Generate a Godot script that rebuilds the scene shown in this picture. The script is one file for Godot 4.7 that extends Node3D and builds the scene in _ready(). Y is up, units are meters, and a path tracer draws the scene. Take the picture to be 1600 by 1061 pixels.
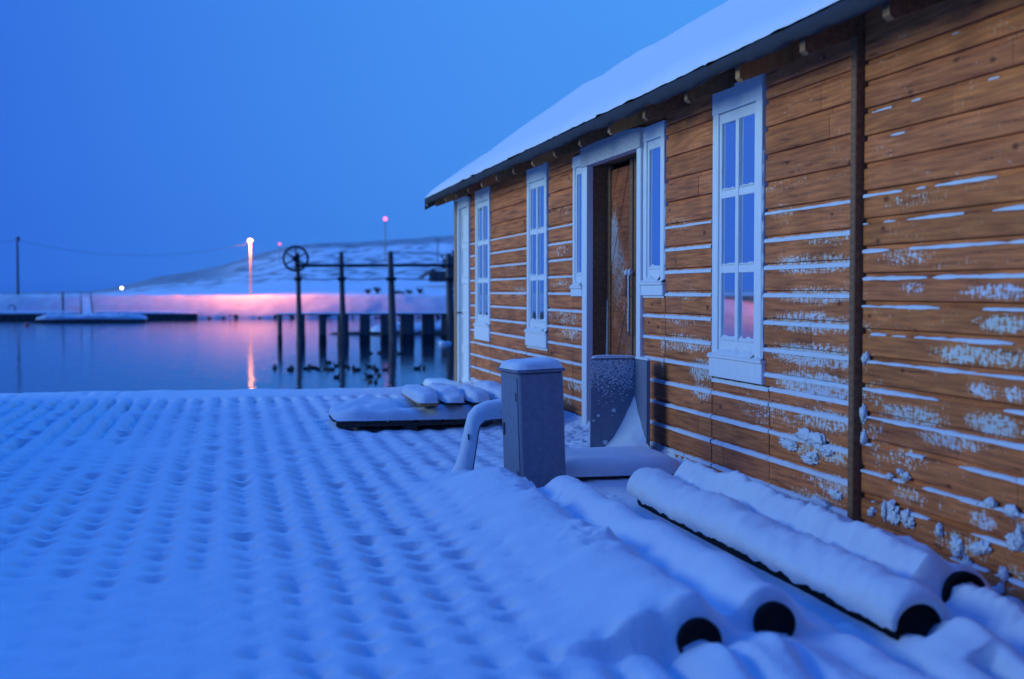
extends Node3D
# A timber harbour shed and a snowed-over deck in the blue hour; world: -Z runs along the shed wall, X points to the wall, y is up.

const F := 2100.0            # focal length in pixels of the 1600 x 1061 photograph
const EYE := Vector3(0, 1.35, 0)
const D := 3.38              # the shed's front wall stands at x = D
const WATER := -1.85
const PITCH := 2.059
const YAW := 11.826

var M := {}
var taken := {}
var rng := RandomNumberGenerator.new()
var na := FastNoiseLite.new()
var nb := FastNoiseLite.new()
var nf := FastNoiseLite.new()
var building: Node3D
var view: Basis

# ------------------------------------------------------------------ helpers

func ray(px: float, py: float) -> Vector3:
	return view * Vector3((px - 800.0) / F, -(py - 530.5) / F, -1.0)

func on_y(px: float, py: float, y: float) -> Vector3:
	var r := ray(px, py)
	return EYE + r * ((y - EYE.y) / r.y)

func on_x(px: float, py: float, x: float) -> Vector3:
	var r := ray(px, py)
	return EYE + r * (x / r.x)

func on_z(px: float, py: float, z: float) -> Vector3:
	var r := ray(px, py)
	return EYE + r * (z / r.z)

func lin(r: float, g: float, b: float, a := 1.0) -> Color:
	var c := Color(r, g, b).linear_to_srgb()
	c.a = a
	return c

func numbered(called: String) -> String:
	if not taken.has(called):
		taken[called] = 0
		return called
	taken[called] += 1
	return "%s_%03d" % [called, taken[called]]

func tag(o: Node, label := "", category := "", group := "", kind := "") -> Node:
	if label: o.set_meta("label", label)
	if category: o.set_meta("category", category)
	if group: o.set_meta("group", group)
	if kind: o.set_meta("kind", kind)
	return o

func thing(called: String, at: Vector3, label: String, category: String, group := "") -> Node3D:
	var o := Node3D.new()
	o.name = numbered(called)
	o.position = at
	add_child(o, true)
	tag(o, label, category, group)
	return o

func begin() -> SurfaceTool:
	var st := SurfaceTool.new()
	st.begin(Mesh.PRIMITIVE_TRIANGLES)
	return st

# commits a shape given in world axes as one part of a thing
func part(owner_node: Node3D, called: String, st: SurfaceTool, m: Material, smooth := false) -> MeshInstance3D:
	if not smooth:
		st.generate_normals()
	else:
		st.index()
		st.generate_normals()
	var o := MeshInstance3D.new()
	o.mesh = st.commit()
	o.material_override = m
	o.name = called
	owner_node.add_child(o, true)
	if owner_node != self:
		o.position = -where(owner_node)
	return o

func where(n: Node3D) -> Vector3:
	var p := Vector3.ZERO
	var k: Node = n
	while k != self and k is Node3D:
		p += k.position
		k = k.get_parent()
	return p

func struct(called: String, st: SurfaceTool, m: Material, smooth := false) -> MeshInstance3D:
	var o := part(self, numbered(called), st, m, smooth)
	o.set_meta("kind", "structure")
	return o

func tri(st: SurfaceTool, a: Vector3, b: Vector3, c: Vector3, out: Vector3) -> void:
	if (b - a).cross(c - a).dot(out) > 0.0:
		st.add_vertex(a); st.add_vertex(c); st.add_vertex(b)
	else:
		st.add_vertex(a); st.add_vertex(b); st.add_vertex(c)

func quad(st: SurfaceTool, a: Vector3, b: Vector3, c: Vector3, d: Vector3, out: Vector3) -> void:
	tri(st, a, b, c, out)
	tri(st, a, c, d, out)

# a box with chamfered edges
func box(st: SurfaceTool, c: Vector3, s: Vector3, bev := 0.0, b := Basis()) -> void:
	st.set_smooth_group(-1)
	var h := s * 0.5
	var e := minf(bev, minf(h.x, minf(h.y, h.z)) * 0.9)
	for ax in 3:
		var u := (ax + 1) % 3
		var v := (ax + 2) % 3
		for sg in [-1.0, 1.0]:
			var q := []
			for k in [[-1.0, -1.0], [1.0, -1.0], [1.0, 1.0], [-1.0, 1.0]]:
				var p := Vector3.ZERO
				p[ax] = h[ax] * sg
				p[u] = (h[u] - e) * k[0]
				p[v] = (h[v] - e) * k[1]
				q.append(c + b * p)
			var n := Vector3.ZERO
			n[ax] = sg
			quad(st, q[0], q[1], q[2], q[3], b * n)
	if e <= 0.0:
		return
	for ax in 3:
		var u := (ax + 1) % 3
		var v := (ax + 2) % 3
		for su in [-1.0, 1.0]:
			for sv in [-1.0, 1.0]:
				var q := []
				for k in [[0, -1.0], [0, 1.0], [1, 1.0], [1, -1.0]]:
					var p := Vector3.ZERO
					p[ax] = (h[ax] - e) * k[1]
					p[u] = (h[u] - (e if k[0] == 1 else 0.0)) * su
					p[v] = (h[v] - (e if k[0] == 0 else 0.0)) * sv
					q.append(c + b * p)
				var n := Vector3.ZERO
				n[u] = su
				n[v] = sv
				quad(st, q[0], q[1], q[2], q[3], b * n)
	for sx in [-1.0, 1.0]:
		for sy in [-1.0, 1.0]:
			for sz in [-1.0, 1.0]:
				var o := Vector3(sx, sy, sz)
				var p := h * o
				tri(st, c + b * (p - Vector3(0, e * sy, e * sz)), c + b * (p - Vector3(e * sx, 0, e * sz)), c + b * (p - Vector3(e * sx, e * sy, 0)), b * o)

func span(st: SurfaceTool, lo: Vector3, hi: Vector3, bev := 0.0) -> void:
	box(st, (lo + hi) * 0.5, (hi - lo).abs(), bev)

# a round bar along a line of points, one radius each
func tube(st: SurfaceTool, pts: Array, radii: Array, n := 10, caps := true, flat := 1.0) -> void:
	st.set_smooth_group(0)
	var rings := []
	var side := Vector3.ZERO
	for i in pts.size():
		var t: Vector3 = (pts[mini(i + 1, pts.size() - 1)] - pts[maxi(i - 1, 0)]).normalized()
		if i == 0:
			side = t.cross(Vector3.UP if absf(t.y) < 0.9 else Vector3.RIGHT).normalized()
		else:
			side = (side - t * side.dot(t)).normalized()
		var up := side.cross(t)
		var ring := []
		for k in n:
			var a := TAU * k / n
			ring.append(pts[i] + (side * cos(a) + up * sin(a) * flat) * float(radii[i]))
		rings.append(ring)
	for i in pts.size() - 1:
		for k in n:
			var k2 := (k + 1) % n
			var mid: Vector3 = (rings[i][k] + rings[i + 1][k2]) * 0.5 - (pts[i] + pts[i + 1]) * 0.5
			quad(st, rings[i][k], rings[i + 1][k], rings[i + 1][k2], rings[i][k2], mid)
	if caps:
		st.set_smooth_group(-1)
		for e in [0, pts.size() - 1]:
			var out: Vector3 = pts[e] - pts[1 if e == 0 else e - 1]
			for k in n:
				tri(st, pts[e], rings[e][k], rings[e][(k + 1) % n], out)

# a polygon (in two axes given by the basis) pushed along the third
func extrude(st: SurfaceTool, poly: PackedVector2Array, origin: Vector3, ux: Vector3, uy: Vector3, along: Vector3) -> void:
	st.set_smooth_group(-1)
	var idx := Geometry2D.triangulate_polygon(poly)
	var w := []
	var mid := Vector3.ZERO
	for p in poly:
		w.append(origin + ux * p.x + uy * p.y)
		mid += w[-1]
	mid /= poly.size()
	for i in range(0, idx.size(), 3):
		tri(st, w[idx[i]], w[idx[i + 1]], w[idx[i + 2]], -along)
		tri(st, w[idx[i]] + along, w[idx[i + 1]] + along, w[idx[i + 2]] + along, along)
	var cw := Geometry2D.is_polygon_clockwise(poly)
	for i in poly.size():
		var a: Vector3 = w[i]
		var b: Vector3 = w[(i + 1) % poly.size()]
		var e := poly[(i + 1) % poly.size()] - poly[i]
		var o := Vector2(-e.y, e.x) if cw else Vector2(e.y, -e.x)
		quad(st, a, b, b + along, a + along, ux * o.x + uy * o.y)

# a grid of points as a smooth sheet; keep(i, j) false leaves a cell out
func sheet(st: SurfaceTool, rows: int, cols: int, at: Callable, out: Vector3) -> void:
	st.set_smooth_group(0)
	var p := []
	for i in rows:
		var r := []
		for j in cols:
			r.append(at.call(float(i) / (rows - 1), float(j) / (cols - 1)))
		p.append(r)
	for i in rows - 1:
		for j in cols - 1:
			quad(st, p[i][j], p[i][j + 1], p[i + 1][j + 1], p[i + 1][j], out)

# snow lying on a flat rectangle: rounded at the rim, uneven on top; b turns it about its base centre
func snow_cap(st: SurfaceTool, c: Vector3, sx: float, sz: float, t: float, rough := 0.15, over := 0.012, b := Basis(), sd := 0.0, dip := 0.0) -> void:
	st.set_smooth_group(0)
	var nx := clampi(int(sx / 0.03), 10, 46)
	var nz := clampi(int(sz / 0.03), 10, 46)
	var p := []
	for i in nz + 1:
		var r := []
		for j in nx + 1:
			var u := sin((float(j) / nx - 0.5) * PI)
			var v := sin((float(i) / nz - 0.5) * PI)
			var m := pow(pow(absf(u), 5.0) + pow(absf(v), 5.0), 0.2)
			var h := t * pow(maxf(0.0, 1.0 - pow(minf(m, 1.0), 6.0)), 0.4)
			var x := u * (sx * 0.5 + over * (1.0 - 0.6 * m * m)) / maxf(1.0, m * 0.98)
			var z := v * (sz * 0.5 + over * (1.0 - 0.6 * m * m)) / maxf(1.0, m * 0.98)
			h *= 1.0 + rough * na.get_noise_3d((c.x + x) * 3.0, sd, (c.z + z) * 3.0) * 2.0 - dip * exp(-pow(u * 2.2, 2.0))
			h += 0.006 * nf.get_noise_2d((c.x + x) * 3.0, (c.z + z) * 3.0) * (1.0 - m * 0.5) * (1.0 if h > 0.01 else 0.0)
			r.append(c + b * Vector3(x, h, z))
		p.append(r)
	for i in nz:
		for j in nx:
			quad(st, p[i][j], p[i][j + 1], p[i + 1][j + 1], p[i + 1][j], Vector3.UP)
	# underside
	st.set_smooth_group(-1)
	var q := sx * 0.5 - 0.01
	var w := sz * 0.5 - 0.01
	quad(st, c + b * Vector3(-q, 0.001, -w), c + b * Vector3(q, 0.001, -w), c + b * Vector3(q, 0.001, w), c + b * Vector3(-q, 0.001, w), Vector3.DOWN)

# an uneven lump of snow or rock
func lump(st: SurfaceTool, c: Vector3, s: Vector3, sd: float, rough := 0.3, n := 10, freq := 2.2) -> void:
	st.set_smooth_group(0)
	var p := []
	for i in n + 1:
		var r := []
		for j in n * 2:
			var th := PI * i / n
			var ph := TAU * j / (n * 2)
			var d := Vector3(sin(th) * cos(ph), cos(th), sin(th) * sin(ph))
			var k := 1.0 + rough * nb.get_noise_3d(d.x * freq * 40 + sd * 97.0, d.y * freq * 40 + sd * 31.0, d.z * freq * 40)
			r.append(c + d * s * k)
		p.append(r)
	for i in n:
		for j in n * 2:
			var j2 := (j + 1) % (n * 2)
			var mid: Vector3 = (p[i][j] + p[i + 1][j2]) * 0.5 - c
			if i > 0:
				tri(st, p[i][j], p[i][j2], p[i + 1][j2], mid)
			if i < n - 1:
				tri(st, p[i][j], p[i + 1][j2], p[i + 1][j], mid)

func hash2(a: int, b: int) -> float:
	var h := (a * 374761393 + b * 668265263) & 0x7fffffff
	h = ((h ^ (h >> 13)) * 1274126177) & 0x7fffffff
	return float((h ^ (h >> 16)) & 0xffff) / 65535.0

func sm(a: float, b: float, x: float) -> float:
	return smoothstep(a, b, x)

# ------------------------------------------------------------------ materials

func noise_tex(freq: float, size := 512, normal := false, strength := 4.0, fractal := 4, sd := 1) -> NoiseTexture2D:
	var n := FastNoiseLite.new()
	n.noise_type = FastNoiseLite.TYPE_SIMPLEX_SMOOTH
	n.frequency = freq
	n.fractal_octaves = fractal
	n.seed = sd
	var t := NoiseTexture2D.new()
	t.width = size
	t.height = size
	t.seamless = true
	t.as_normal_map = normal
	t.bump_strength = strength
	t.noise = n
	return t

func ramp_tex(freq: float, a: Color, b: Color, size := 512, sd := 3) -> NoiseTexture2D:
	var t := noise_tex(freq, size, false, 1.0, 5, sd)
	var g := Gradient.new()
	g.set_color(0, a)
	g.set_color(1, b)
	t.color_ramp = g
	return t

func mat(c: Color, rough := 0.8, metal := 0.0) -> StandardMaterial3D:
	var m := StandardMaterial3D.new()
	m.albedo_color = c
	m.roughness = rough
	m.metallic = metal
	return m

func tri_mat(tex: Texture2D, rough: float, scale: Vector3, world := true) -> StandardMaterial3D:
	var m := mat(Color.WHITE, rough)
	m.albedo_texture = tex
	m.uv1_triplanar = true
	m.uv1_world_triplanar = world
	m.uv1_scale = scale
	return m

func add_normal(m: StandardMaterial3D, t: Texture2D, k: float) -> void:
	m.normal_enabled = true
	m.normal_texture = t
	m.normal_scale = k

func make_materials() -> void:
	var snow := tri_mat(ramp_tex(0.02, lin(0.69, 0.71, 0.73), lin(0.76, 0.78, 0.8), 256), 0.85, Vector3(0.7, 0.7, 0.7))
	add_normal(snow, noise_tex(0.06, 512, true, 6.0, 5, 7), 0.28)
	M.snow = snow
	M.old_snow = tri_mat(ramp_tex(0.02, lin(0.5, 0.49, 0.5), lin(0.66, 0.65, 0.66), 256, 33), 0.9, Vector3(0.12, 0.12, 0.12))
	M.white = tri_mat(ramp_tex(0.03, lin(0.78, 0.79, 0.8), lin(0.88, 0.88, 0.88), 256, 5), 0.5, Vector3(3, 0.6, 3))
	M.lintel = tri_mat(ramp_tex(0.05, lin(0.42, 0.37, 0.36), lin(0.8, 0.78, 0.78), 256, 15), 0.6, Vector3(2, 6, 1.2))
	M.timber = tri_mat(ramp_tex(0.03, lin(0.16, 0.07, 0.03), lin(0.34, 0.15, 0.055), 256, 8), 0.75, Vector3(3, 3, 0.7))
	M.orange_wood = tri_mat(ramp_tex(0.03, lin(0.4, 0.17, 0.05), lin(0.6, 0.28, 0.09), 256, 9), 0.6, Vector3(3, 0.7, 3))
	M.dark_wood = tri_mat(ramp_tex(0.03, lin(0.035, 0.026, 0.022), lin(0.09, 0.065, 0.05), 256, 10), 0.8, Vector3(2, 0.6, 2))
	M.pile = tri_mat(ramp_tex(0.03, lin(0.1, 0.082, 0.07), lin(0.2, 0.16, 0.14), 256, 10), 0.8, Vector3(0.7, 0.15, 0.7))
	M.wet_pile = mat(lin(0.012, 0.012, 0.014), 0.5)
	M.felt = tri_mat(ramp_tex(0.1, lin(0.012, 0.012, 0.018), lin(0.045, 0.042, 0.05), 256, 11), 0.9, Vector3(4, 4, 4))
	M.inside = mat(lin(0.12, 0.1, 0.09), 0.9)
	M.sheath = mat(lin(0.05, 0.03, 0.02), 0.9)
	var cab := tri_mat(ramp_tex(0.04, lin(0.16, 0.18, 0.24), lin(0.22, 0.24, 0.31), 256, 12), 0.55, Vector3(1.4, 1.4, 1.4))
	M.cabinet = cab
	M.metal = mat(lin(0.14, 0.14, 0.16), 0.45, 0.3)
	M.black = mat(lin(0.012, 0.012, 0.013), 0.5)
	M.plastic = tri_mat(ramp_tex(0.08, lin(0.008, 0.008, 0.008), lin(0.02, 0.02, 0.02), 256, 14), 0.8, Vector3(2, 2, 2))
	M.plastic.metallic_specular = 0.25
	var g := mat(lin(0.8, 0.87, 0.93, 0.12), 0.03, 0.88)
	g.transparency = BaseMaterial3D.TRANSPARENCY_ALPHA
	M.glass = g
	var w := mat(lin(0.008, 0.014, 0.026), 0.05)
	w.metallic_specular = 0.5
	w.uv1_triplanar = true
	w.uv1_world_triplanar = true
	w.uv1_scale = Vector3(0.045, 0.06, 0.13)
	var wn := noise_tex(0.012, 1024, true, 8.0, 4, 21)
	add_normal(w, wn, 0.09)
	M.water = w
	M.rock = tri_mat(ramp_tex(0.03, lin(0.02, 0.018, 0.02), lin(0.08, 0.07, 0.07), 256, 17), 0.9, Vector3(0.5, 0.5, 0.5))
	var hill := mat(Color.WHITE, 0.9)
	hill.vertex_color_use_as_albedo = true
	M.tinted = hill
	M.shrub = mat(lin(0.02, 0.022, 0.018), 0.9)
	M.duck = mat(lin(0.018, 0.016, 0.015), 0.7)
	M.galv = mat(lin(0.3, 0.3, 0.31), 0.5, 0.2)
	M.buoy = mat(lin(0.6, 0.1, 0.06), 0.5)

func glow(c: Color, e: float) -> StandardMaterial3D:
	var m := mat(Color.BLACK, 0.5)
	m.emission_enabled = true
	m.emission = c
	m.emission_energy_multiplier = e
	return m

# Wall picture: wood grain along u, with frost and blown snow that clings to the boards.
# patches: [z, y, half length, half height, density]
func wood_picture(w: int, h: int, z0: float, z1: float, y0: float, y1: float, patches: Array, sd: int, base := 0.0) -> ImageTexture:
	var fn := FastNoiseLite.new()
	fn.noise_type = FastNoiseLite.TYPE_SIMPLEX_SMOOTH
	fn.seed = sd
	fn.fractal_octaves = 4
	fn.frequency = 0.055
	var grain := fn.get_image(w / 8, h * 2)
	grain.resize(w, h, Image.INTERPOLATE_CUBIC)
	fn.seed = sd + 5
	fn.frequency = 0.012
	var blotch := fn.get_image(w / 2, h)
	blotch.resize(w, h, Image.INTERPOLATE_BILINEAR)
	fn.seed = sd + 9
	fn.frequency = 0.11
	fn.fractal_octaves = 3
	var speck := fn.get_image(w, h / 2)
	speck.resize(w, h, Image.INTERPOLATE_BILINEAR)
	fn.seed = sd + 13
	fn.frequency = 0.009
	fn.fractal_octaves = 3
	var flow := fn.get_image(w / 4, h)
	flow.resize(w, h, Image.INTERPOLATE_CUBIC)
	for im in [grain, blotch, speck, flow]:
		im.convert(Image.FORMAT_L8)
	var g := grain.get_data()
	var b := blotch.get_data()
	var s := speck.get_data()
	var fl := flow.get_data()
	var dens := PackedFloat32Array()
	dens.resize(w * h)
	dens.fill(base)
	for p in patches:
		var ju := int((p[0] - p[2] * 1.6 - z0) / (z1 - z0) * w)
		var jv := int((p[0] + p[2] * 1.6 - z0) / (z1 - z0) * w)
		var iu := int((y1 - p[1] - p[3] * 1.6) / (y1 - y0) * h)
		var iv := int((y1 - p[1] + p[3] * 1.6) / (y1 - y0) * h)
		for i in range(maxi(iu, 0), mini(iv, h)):
			var y := y1 - (i + 0.5) / h * (y1 - y0)
			var ey: float = (y - p[1]) / p[3]
			for j in range(maxi(ju, 0), mini(jv, w)):
				var ex: float = (z0 + (j + 0.5) / w * (z1 - z0) - p[0]) / p[2]
				var q := ex * ex + ey * ey
				if q < 2.5:
					dens[i * w + j] = maxf(dens[i * w + j], p[4] * minf(1.0, 1.25 - q * 0.5))
	# knots
	var knot := PackedFloat32Array()
	knot.resize(w * h)
	rng.seed = sd
	for n in int((z1 - z0) * 12.0):
		var kj := rng.randi_range(12, w - 13)
		var ki := rng.randi_range(8, h - 9)
		var ra := rng.randf_range(1.6, 4.5)
		for di in range(-7, 8):
			for dj in range(-11, 12):
				var q := sqrt(dj * dj * 0.3 + di * di) / ra
				if q < 1.6:
					knot[(ki + di) * w + kj + dj] = maxf(knot[(ki + di) * w + kj + dj], clampf(1.5 - q, 0.0, 1.0))
	var data := PackedByteArray()
	data.resize(w * h * 3)
	for k in w * h:
		var gv := g[k] / 255.0
		var bv := b[k] / 255.0
		var sv := s[k] / 255.0
		var tone := 0.64 + 0.34 * gv + 0.14 * bv
		var r := 234.0 * tone
		var gg := 134.0 * tone * (0.94 + 0.08 * gv)
		var bb := 74.0 * tone
		# dark knots and checks
		if knot[k] > 0.0:
			r *= 1.0 - 0.4 * knot[k]; gg *= 1.0 - 0.45 * knot[k]; bb *= 1.0 - 0.45 * knot[k]
		if gv < 0.2:
			r *= 0.8; gg *= 0.78; bb *= 0.76
		var dn := dens[k]
		if dn > 0.0:
			# frost follows the raised rings of the grain
			var rings := absf(fmod(fl[k] / 255.0 * 14.0 + gv * 1.6, 1.0) - 0.5) * 2.0
			var m := dn * 1.15 + (sv - 0.5) * 1.1 + (rings - 0.5) * 0.55 + (bv - 0.5) * 0.5 - 0.62
			if m > 0.0:
				m = minf(0.95, m * 1.9)
				r = lerpf(r, 226.0, m)
				gg = lerpf(gg, 229.0, m)
				bb = lerpf(bb, 235.0, m)
		data[k * 3] = int(clampf(r, 0, 255))
		data[k * 3 + 1] = int(clampf(gg, 0, 255))
		data[k * 3 + 2] = int(clampf(bb, 0, 255))
	return ImageTexture.create_from_image(Image.create_from_data(w, h, false, Image.FORMAT_RGB8, data))

func wood_mat(t: Texture2D) -> StandardMaterial3D:
	var m := mat(Color.WHITE, 0.7)
	m.albedo_texture = t
	m.vertex_color_use_as_albedo = true
	m.metallic_specular = 0.35
	return m

# ------------------------------------------------------------------ sky, light, camera

func make_view() -> void:
	var cam := Camera3D.new()
	cam.name = "camera"
	cam.position = EYE
	cam.rotation_degrees = Vector3(-PITCH, -YAW, 0)
	cam.near = 0.05
	cam.far = 6000.0
	var at := CameraAttributesPhysical.new()
	at.frustum_focal_length = 24.0 / (2.0 * 530.5 / F)
	at.frustum_near = 0.05
	at.frustum_far = 6000.0
	at.frustum_focus_distance = 10.4
	at.exposure_aperture = 1.7
	cam.attributes = at
	cam.fov = rad_to_deg(2.0 * atan(530.5 / F))
	add_child(cam)
	view = Basis.from_euler(Vector3(deg_to_rad(-PITCH), deg_to_rad(-YAW), 0))

	# twilight sky: deepest overhead on the left, palest towards the hills on the right
	var im := Image.create(512, 256, false, Image.FORMAT_RGBF)
	for i in 256:
		var el := (0.5 - (i + 0.5) / 256.0) * PI
		for j in 512:
			var az := (j + 0.5) / 512.0 * TAU               # 0 = -Z, then towards +X
			var d := Vector3(sin(az) * cos(el), sin(el), -cos(az) * cos(el))
			var up := clampf(el / (PI * 0.5), 0.0, 1.0)
			var pale := sm(0.35, 0.96, d.dot(Vector3(0.74, 0.25, -0.62).normalized()))
			var c := Vector3(0.022, 0.122, 0.69).lerp(Vector3(0.076, 0.33, 0.93), pale)
			c *= 1.0 - 0.4 * sm(-0.1, 0.8, d.z)              # dimmest behind, away from the afterglow
			c *= Vector3(1.0 - 0.1 * sm(0.12, 0.75, up), 1.0 + 0.85 * sm(0.1, 0.6, up), 1.0 + 0.98 * sm(0.1, 0.6, up))
			c *= 1.0 + 0.04 * na.get_noise_3d(d.x * 2.0, d.y * 6.0, d.z * 2.0)
			im.set_pixel(j, i, Color(c.x, c.y, c.z))
	var pano := PanoramaSkyMaterial.new()
	pano.panorama = ImageTexture.create_from_image(im)
	var sky := Sky.new()
	sky.sky_material = pano
	var env := Environment.new()
	env.background_mode = Environment.BG_SKY
	env.sky = sky
	env.tonemap_mode = Environment.TONE_MAPPER_LINEAR
	env.tonemap_exposure = 1.0
	env.background_energy_multiplier = 1.0
	env.sdfgi_enabled = true
	env.ssao_enabled = true
	env.ssil_enabled = true
	env.fog_enabled = true                      # thin frosty air that pales the far hill
	env.fog_density = 0.00022
	env.fog_light_color = lin(0.25, 0.55, 1.0)
	var we := WorldEnvironment.new()
	we.name = "environment"
	we.environment = env
	add_child(we)

	# the last pale glow of the day, broad and low over the harbour to the left
	var sun := DirectionalLight3D.new()
	sun.name = "low_sun"
	sun.light_color = lin(0.56, 0.9, 1.0)
	sun.light_energy = 0.76
	sun.light_angular_distance = 44.0
	sun.shadow_enabled = true
	sun.look_at_from_position(Vector3(-0.96, 0.15, -0.2), Vector3.ZERO, Vector3.UP)
	add_child(sun)

# ------------------------------------------------------------------ deck and its snow

func deck_height(x: float, z: float) -> float:
	var h := 0.016 * na.get_noise_2d(x * 1.1, z * 0.7) + 0.008 * na.get_noise_2d(x * 5.0 + 40.0, z * 4.0)
	h += 0.0016 * nf.get_noise_2d(x * 6.0, z * 9.0)
	# boards and wind-scoured hollows between them
	var k := roundi((x - 0.07) / 0.216)
	var dx := x - 0.07 - k * 0.216 + 0.012 * na.get_noise_2d(k * 31.7, z * 2.2)
	var off := hash2(k, 3) * 0.09
	var m := roundi((z - off) / 0.27)
	var jit := (hash2(k, m) - 0.5) * 0.09
	var dz := z - off - m * 0.27 + jit
	var wild := 0.5 + 0.9 * na.get_noise_2d(x * 0.9 + 70.0, z * 0.55 + 11.0)
	var amp := 0.235 * clampf(wild + 0.5, 0.35, 1.25)
	var cut := 0.10                                   # share of the continuous groove
	var n1 := na.get_noise_2d(x * 1.4 + 5.0, z * 1.1) * 0.6
	# drift lying over the boards near the left foreground
	var drift := sm(-7.4, -6.2, z + n1 * 1.2) * (1.0 - sm(0.0, 0.4, x + n1 * 0.35))
	amp *= 1.0 - 0.93 * drift
	var drift2 := exp(-pow((x + 0.75) / 0.55, 2.0) - pow((z + 11.6) / 0.9, 2.0))
	amp *= 1.0 - 0.8 * drift2
	# boards showing as continuous ridges at the far left
	var ridge := sm(0.6, 1.8, -x - 0.0 + n1 * 0.5) * sm(11.6, 13.0, -z + n1)
	cut = lerpf(cut, 0.95, ridge)
	amp *= 1.0 - 0.5 * ridge
	# near right the snow lies in ridges along the boards
	var near := sm(1.15, 1.6, x) * sm(-5.1, -4.6, z)
	cut = lerpf(cut, 0.85, near)
	amp *= 1.0 - 0.5 * near
	# deep drift over the pipes
	var zone := sm(1.0, 1.5, x + n1 * 0.25 + 0.04 * (z + 9.0)) * (1.0 - sm(-5.0, -4.6, z)) * sm(-10.0, -9.2, z)
	amp *= 1.0 - zone
	# beside the wall, trampled and crumbly
	var foot := sm(1.5, 2.3, x) * (1.0 - sm(-10.0, -9.0, z))
	amp *= 1.0 - 0.6 * foot
	amp *= 1.0 - sm(17.35, 17.6, -z)
	var big := hash2(k + 9, m + 5)
	var a := amp * (0.6 + 0.65 * big) * (0.2 if hash2(k + 31, m + 17) < 0.12 else 1.0)
	var wx := lerpf(0.036 + 0.018 * hash2(k + 3, m + 41), 0.045, maxf(ridge, near))
	var gx := exp(-pow(dx / wx, 2.0))
	var gz := exp(-pow(dz / (0.026 if dz > 0.0 else 0.074), 2.0))
	h -= a * (cut * exp(-pow(dx / 0.06, 2.0)) + (1.0 - cut) * gx * gz) if cut < 0.5 else a * gx * (cut + (1.0 - cut) * gz)
	# holes where the snow fell through between the boards
	var hole := 0.0
	if absf(z + 17.15) < 0.5 and x < 2.4:
		hole = exp(-pow((z + 17.15) / 0.19, 2.0)) * (0.5 + 0.9 * hash2(k, 77)) * (1.35 if x < -0.4 else 0.8)
	if ridge > 0.4 and big > 0.5:
		hole = maxf(hole, 0.55 * ridge * gz)
	h -= 0.2 * hole * exp(-pow(dx / 0.03, 2.0))
	# pipes under the snow
	if x > 0.7:
		var wob := 0.05 * na.get_noise_2d(z * 2.3, 5.0)
		var h1 := 0.185 + 0.03 * na.get_noise_2d(z * 3.0, 15.0)
		var e1 := (1.0 - sm(-4.80, -4.755, z)) * sm(-9.6, -8.7, z)
		var d1 := x - 1.70 - wob
		h += h1 * e1 * exp(-pow(d1 / (0.17 if d1 > 0.0 else 0.36), 2.0 if d1 < 0.0 else 2.6))
		var e2 := (1.0 - sm(-4.93, -4.885, z)) * sm(-8.6, -8.25, z)
		var d2 := x - 2.07 - wob * 0.5
		h += (0.19 + 0.035 * na.get_noise_2d(z * 2.6, 25.0)) * e2 * exp(-pow(absf(d2) / 0.145, 2.6))
		var e4 := (1.0 - sm(-5.12, -5.08, z)) * sm(-8.6, -8.15, z)
		var d4 := x - 3.0
		h += (0.2 + 0.03 * na.get_noise_2d(z * 2.0, 35.0)) * e4 * exp(-pow(absf(d4) / 0.17, 3.0))
		h += 0.15 * e4 * exp(-pow(absf(x - 2.82) / 0.1, 3.0)) * (1.0 + 0.3 * na.get_noise_2d(x * 6.0, z * 4.0))
		# the slot beside the raised pipe
		h -= 0.075 * exp(-pow((x - 2.46) / 0.075, 2.0)) * sm(-8.5, -8.1, z) * (1.0 - sm(-4.75, -4.5, z))
		# crumbled crest of the first drift, snow fallen from the wall
		var crumb := exp(-pow((x - 1.82) / 0.13, 2.0)) * sm(-9.2, -8.9, z) * (1.0 - sm(-7.7, -6.9, z))
		crumb = maxf(crumb, 0.45 * exp(-pow((x - 2.38) / 0.12, 2.0)) * (1.0 - sm(-5.2, -4.8, z)))
		crumb = maxf(crumb, foot * 0.8 * sm(2.2, 2.8, x))
		crumb = maxf(crumb, sm(2.7, 2.95, x) * 0.5)
		crumb = maxf(crumb, 0.8 * exp(-pow((x - 1.75) / 0.16, 2.0)) * exp(-pow((z + 6.25) / 0.35, 2.0)))
		h += crumb * 0.05 * (nf.get_noise_2d(x * 2.4, z * 2.4) + 0.6 * nf.get_noise_2d(x * 5.0 + 9.0, z * 5.0))
		# banked against the wall
		h += 0.06 * exp(-(D - x) / 0.2) * sm(8.8, 10.5, -z) + 0.05 * exp(-(D - x) / 0.12) * sm(-6.6, -7.4, z)
		# nose of snow spilling from the last pipe, and the lumps before the mouths
		h += 0.135 * exp(-pow((x - 3.0 - 0.08 * (z + 5.0)) / 0.11, 2.0)) * sm(-5.14, -5.04, z) * (1.0 - 0.4 * sm(-5.0, -4.4, z))
		h += 0.105 * exp(-pow((x - 1.79) / 0.10, 2.0) - pow((z + 4.55) / 0.24, 2.0))
		h += 0.115 * exp(-pow((x - 2.0) / 0.09, 2.0) - pow((z + 4.62) / 0.24, 2.0))
		h += 0.12 * exp(-pow((x - 2.70) / 0.11, 2.0) - pow((z + 4.56) / 0.28, 2.0))
		# lumps between the second ridge and the slot
		h += 0.05 * exp(-pow((x - 2.33) / 0.08, 2.0)) * maxf(0.0, 0.35 + na.get_noise_2d(z * 2.6, 55.0)) * sm(-8.3, -8.0, z)
		h += 0.075 * exp(-pow((x - 2.47) / 0.045, 2.0)) * maxf(0.0, na.get_noise_2d(z * 4.2, 65.0) + 0.25 * nf.get_noise_2d(z * 3.0, 5.0)) * sm(-8.3, -8.0, z)
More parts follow.
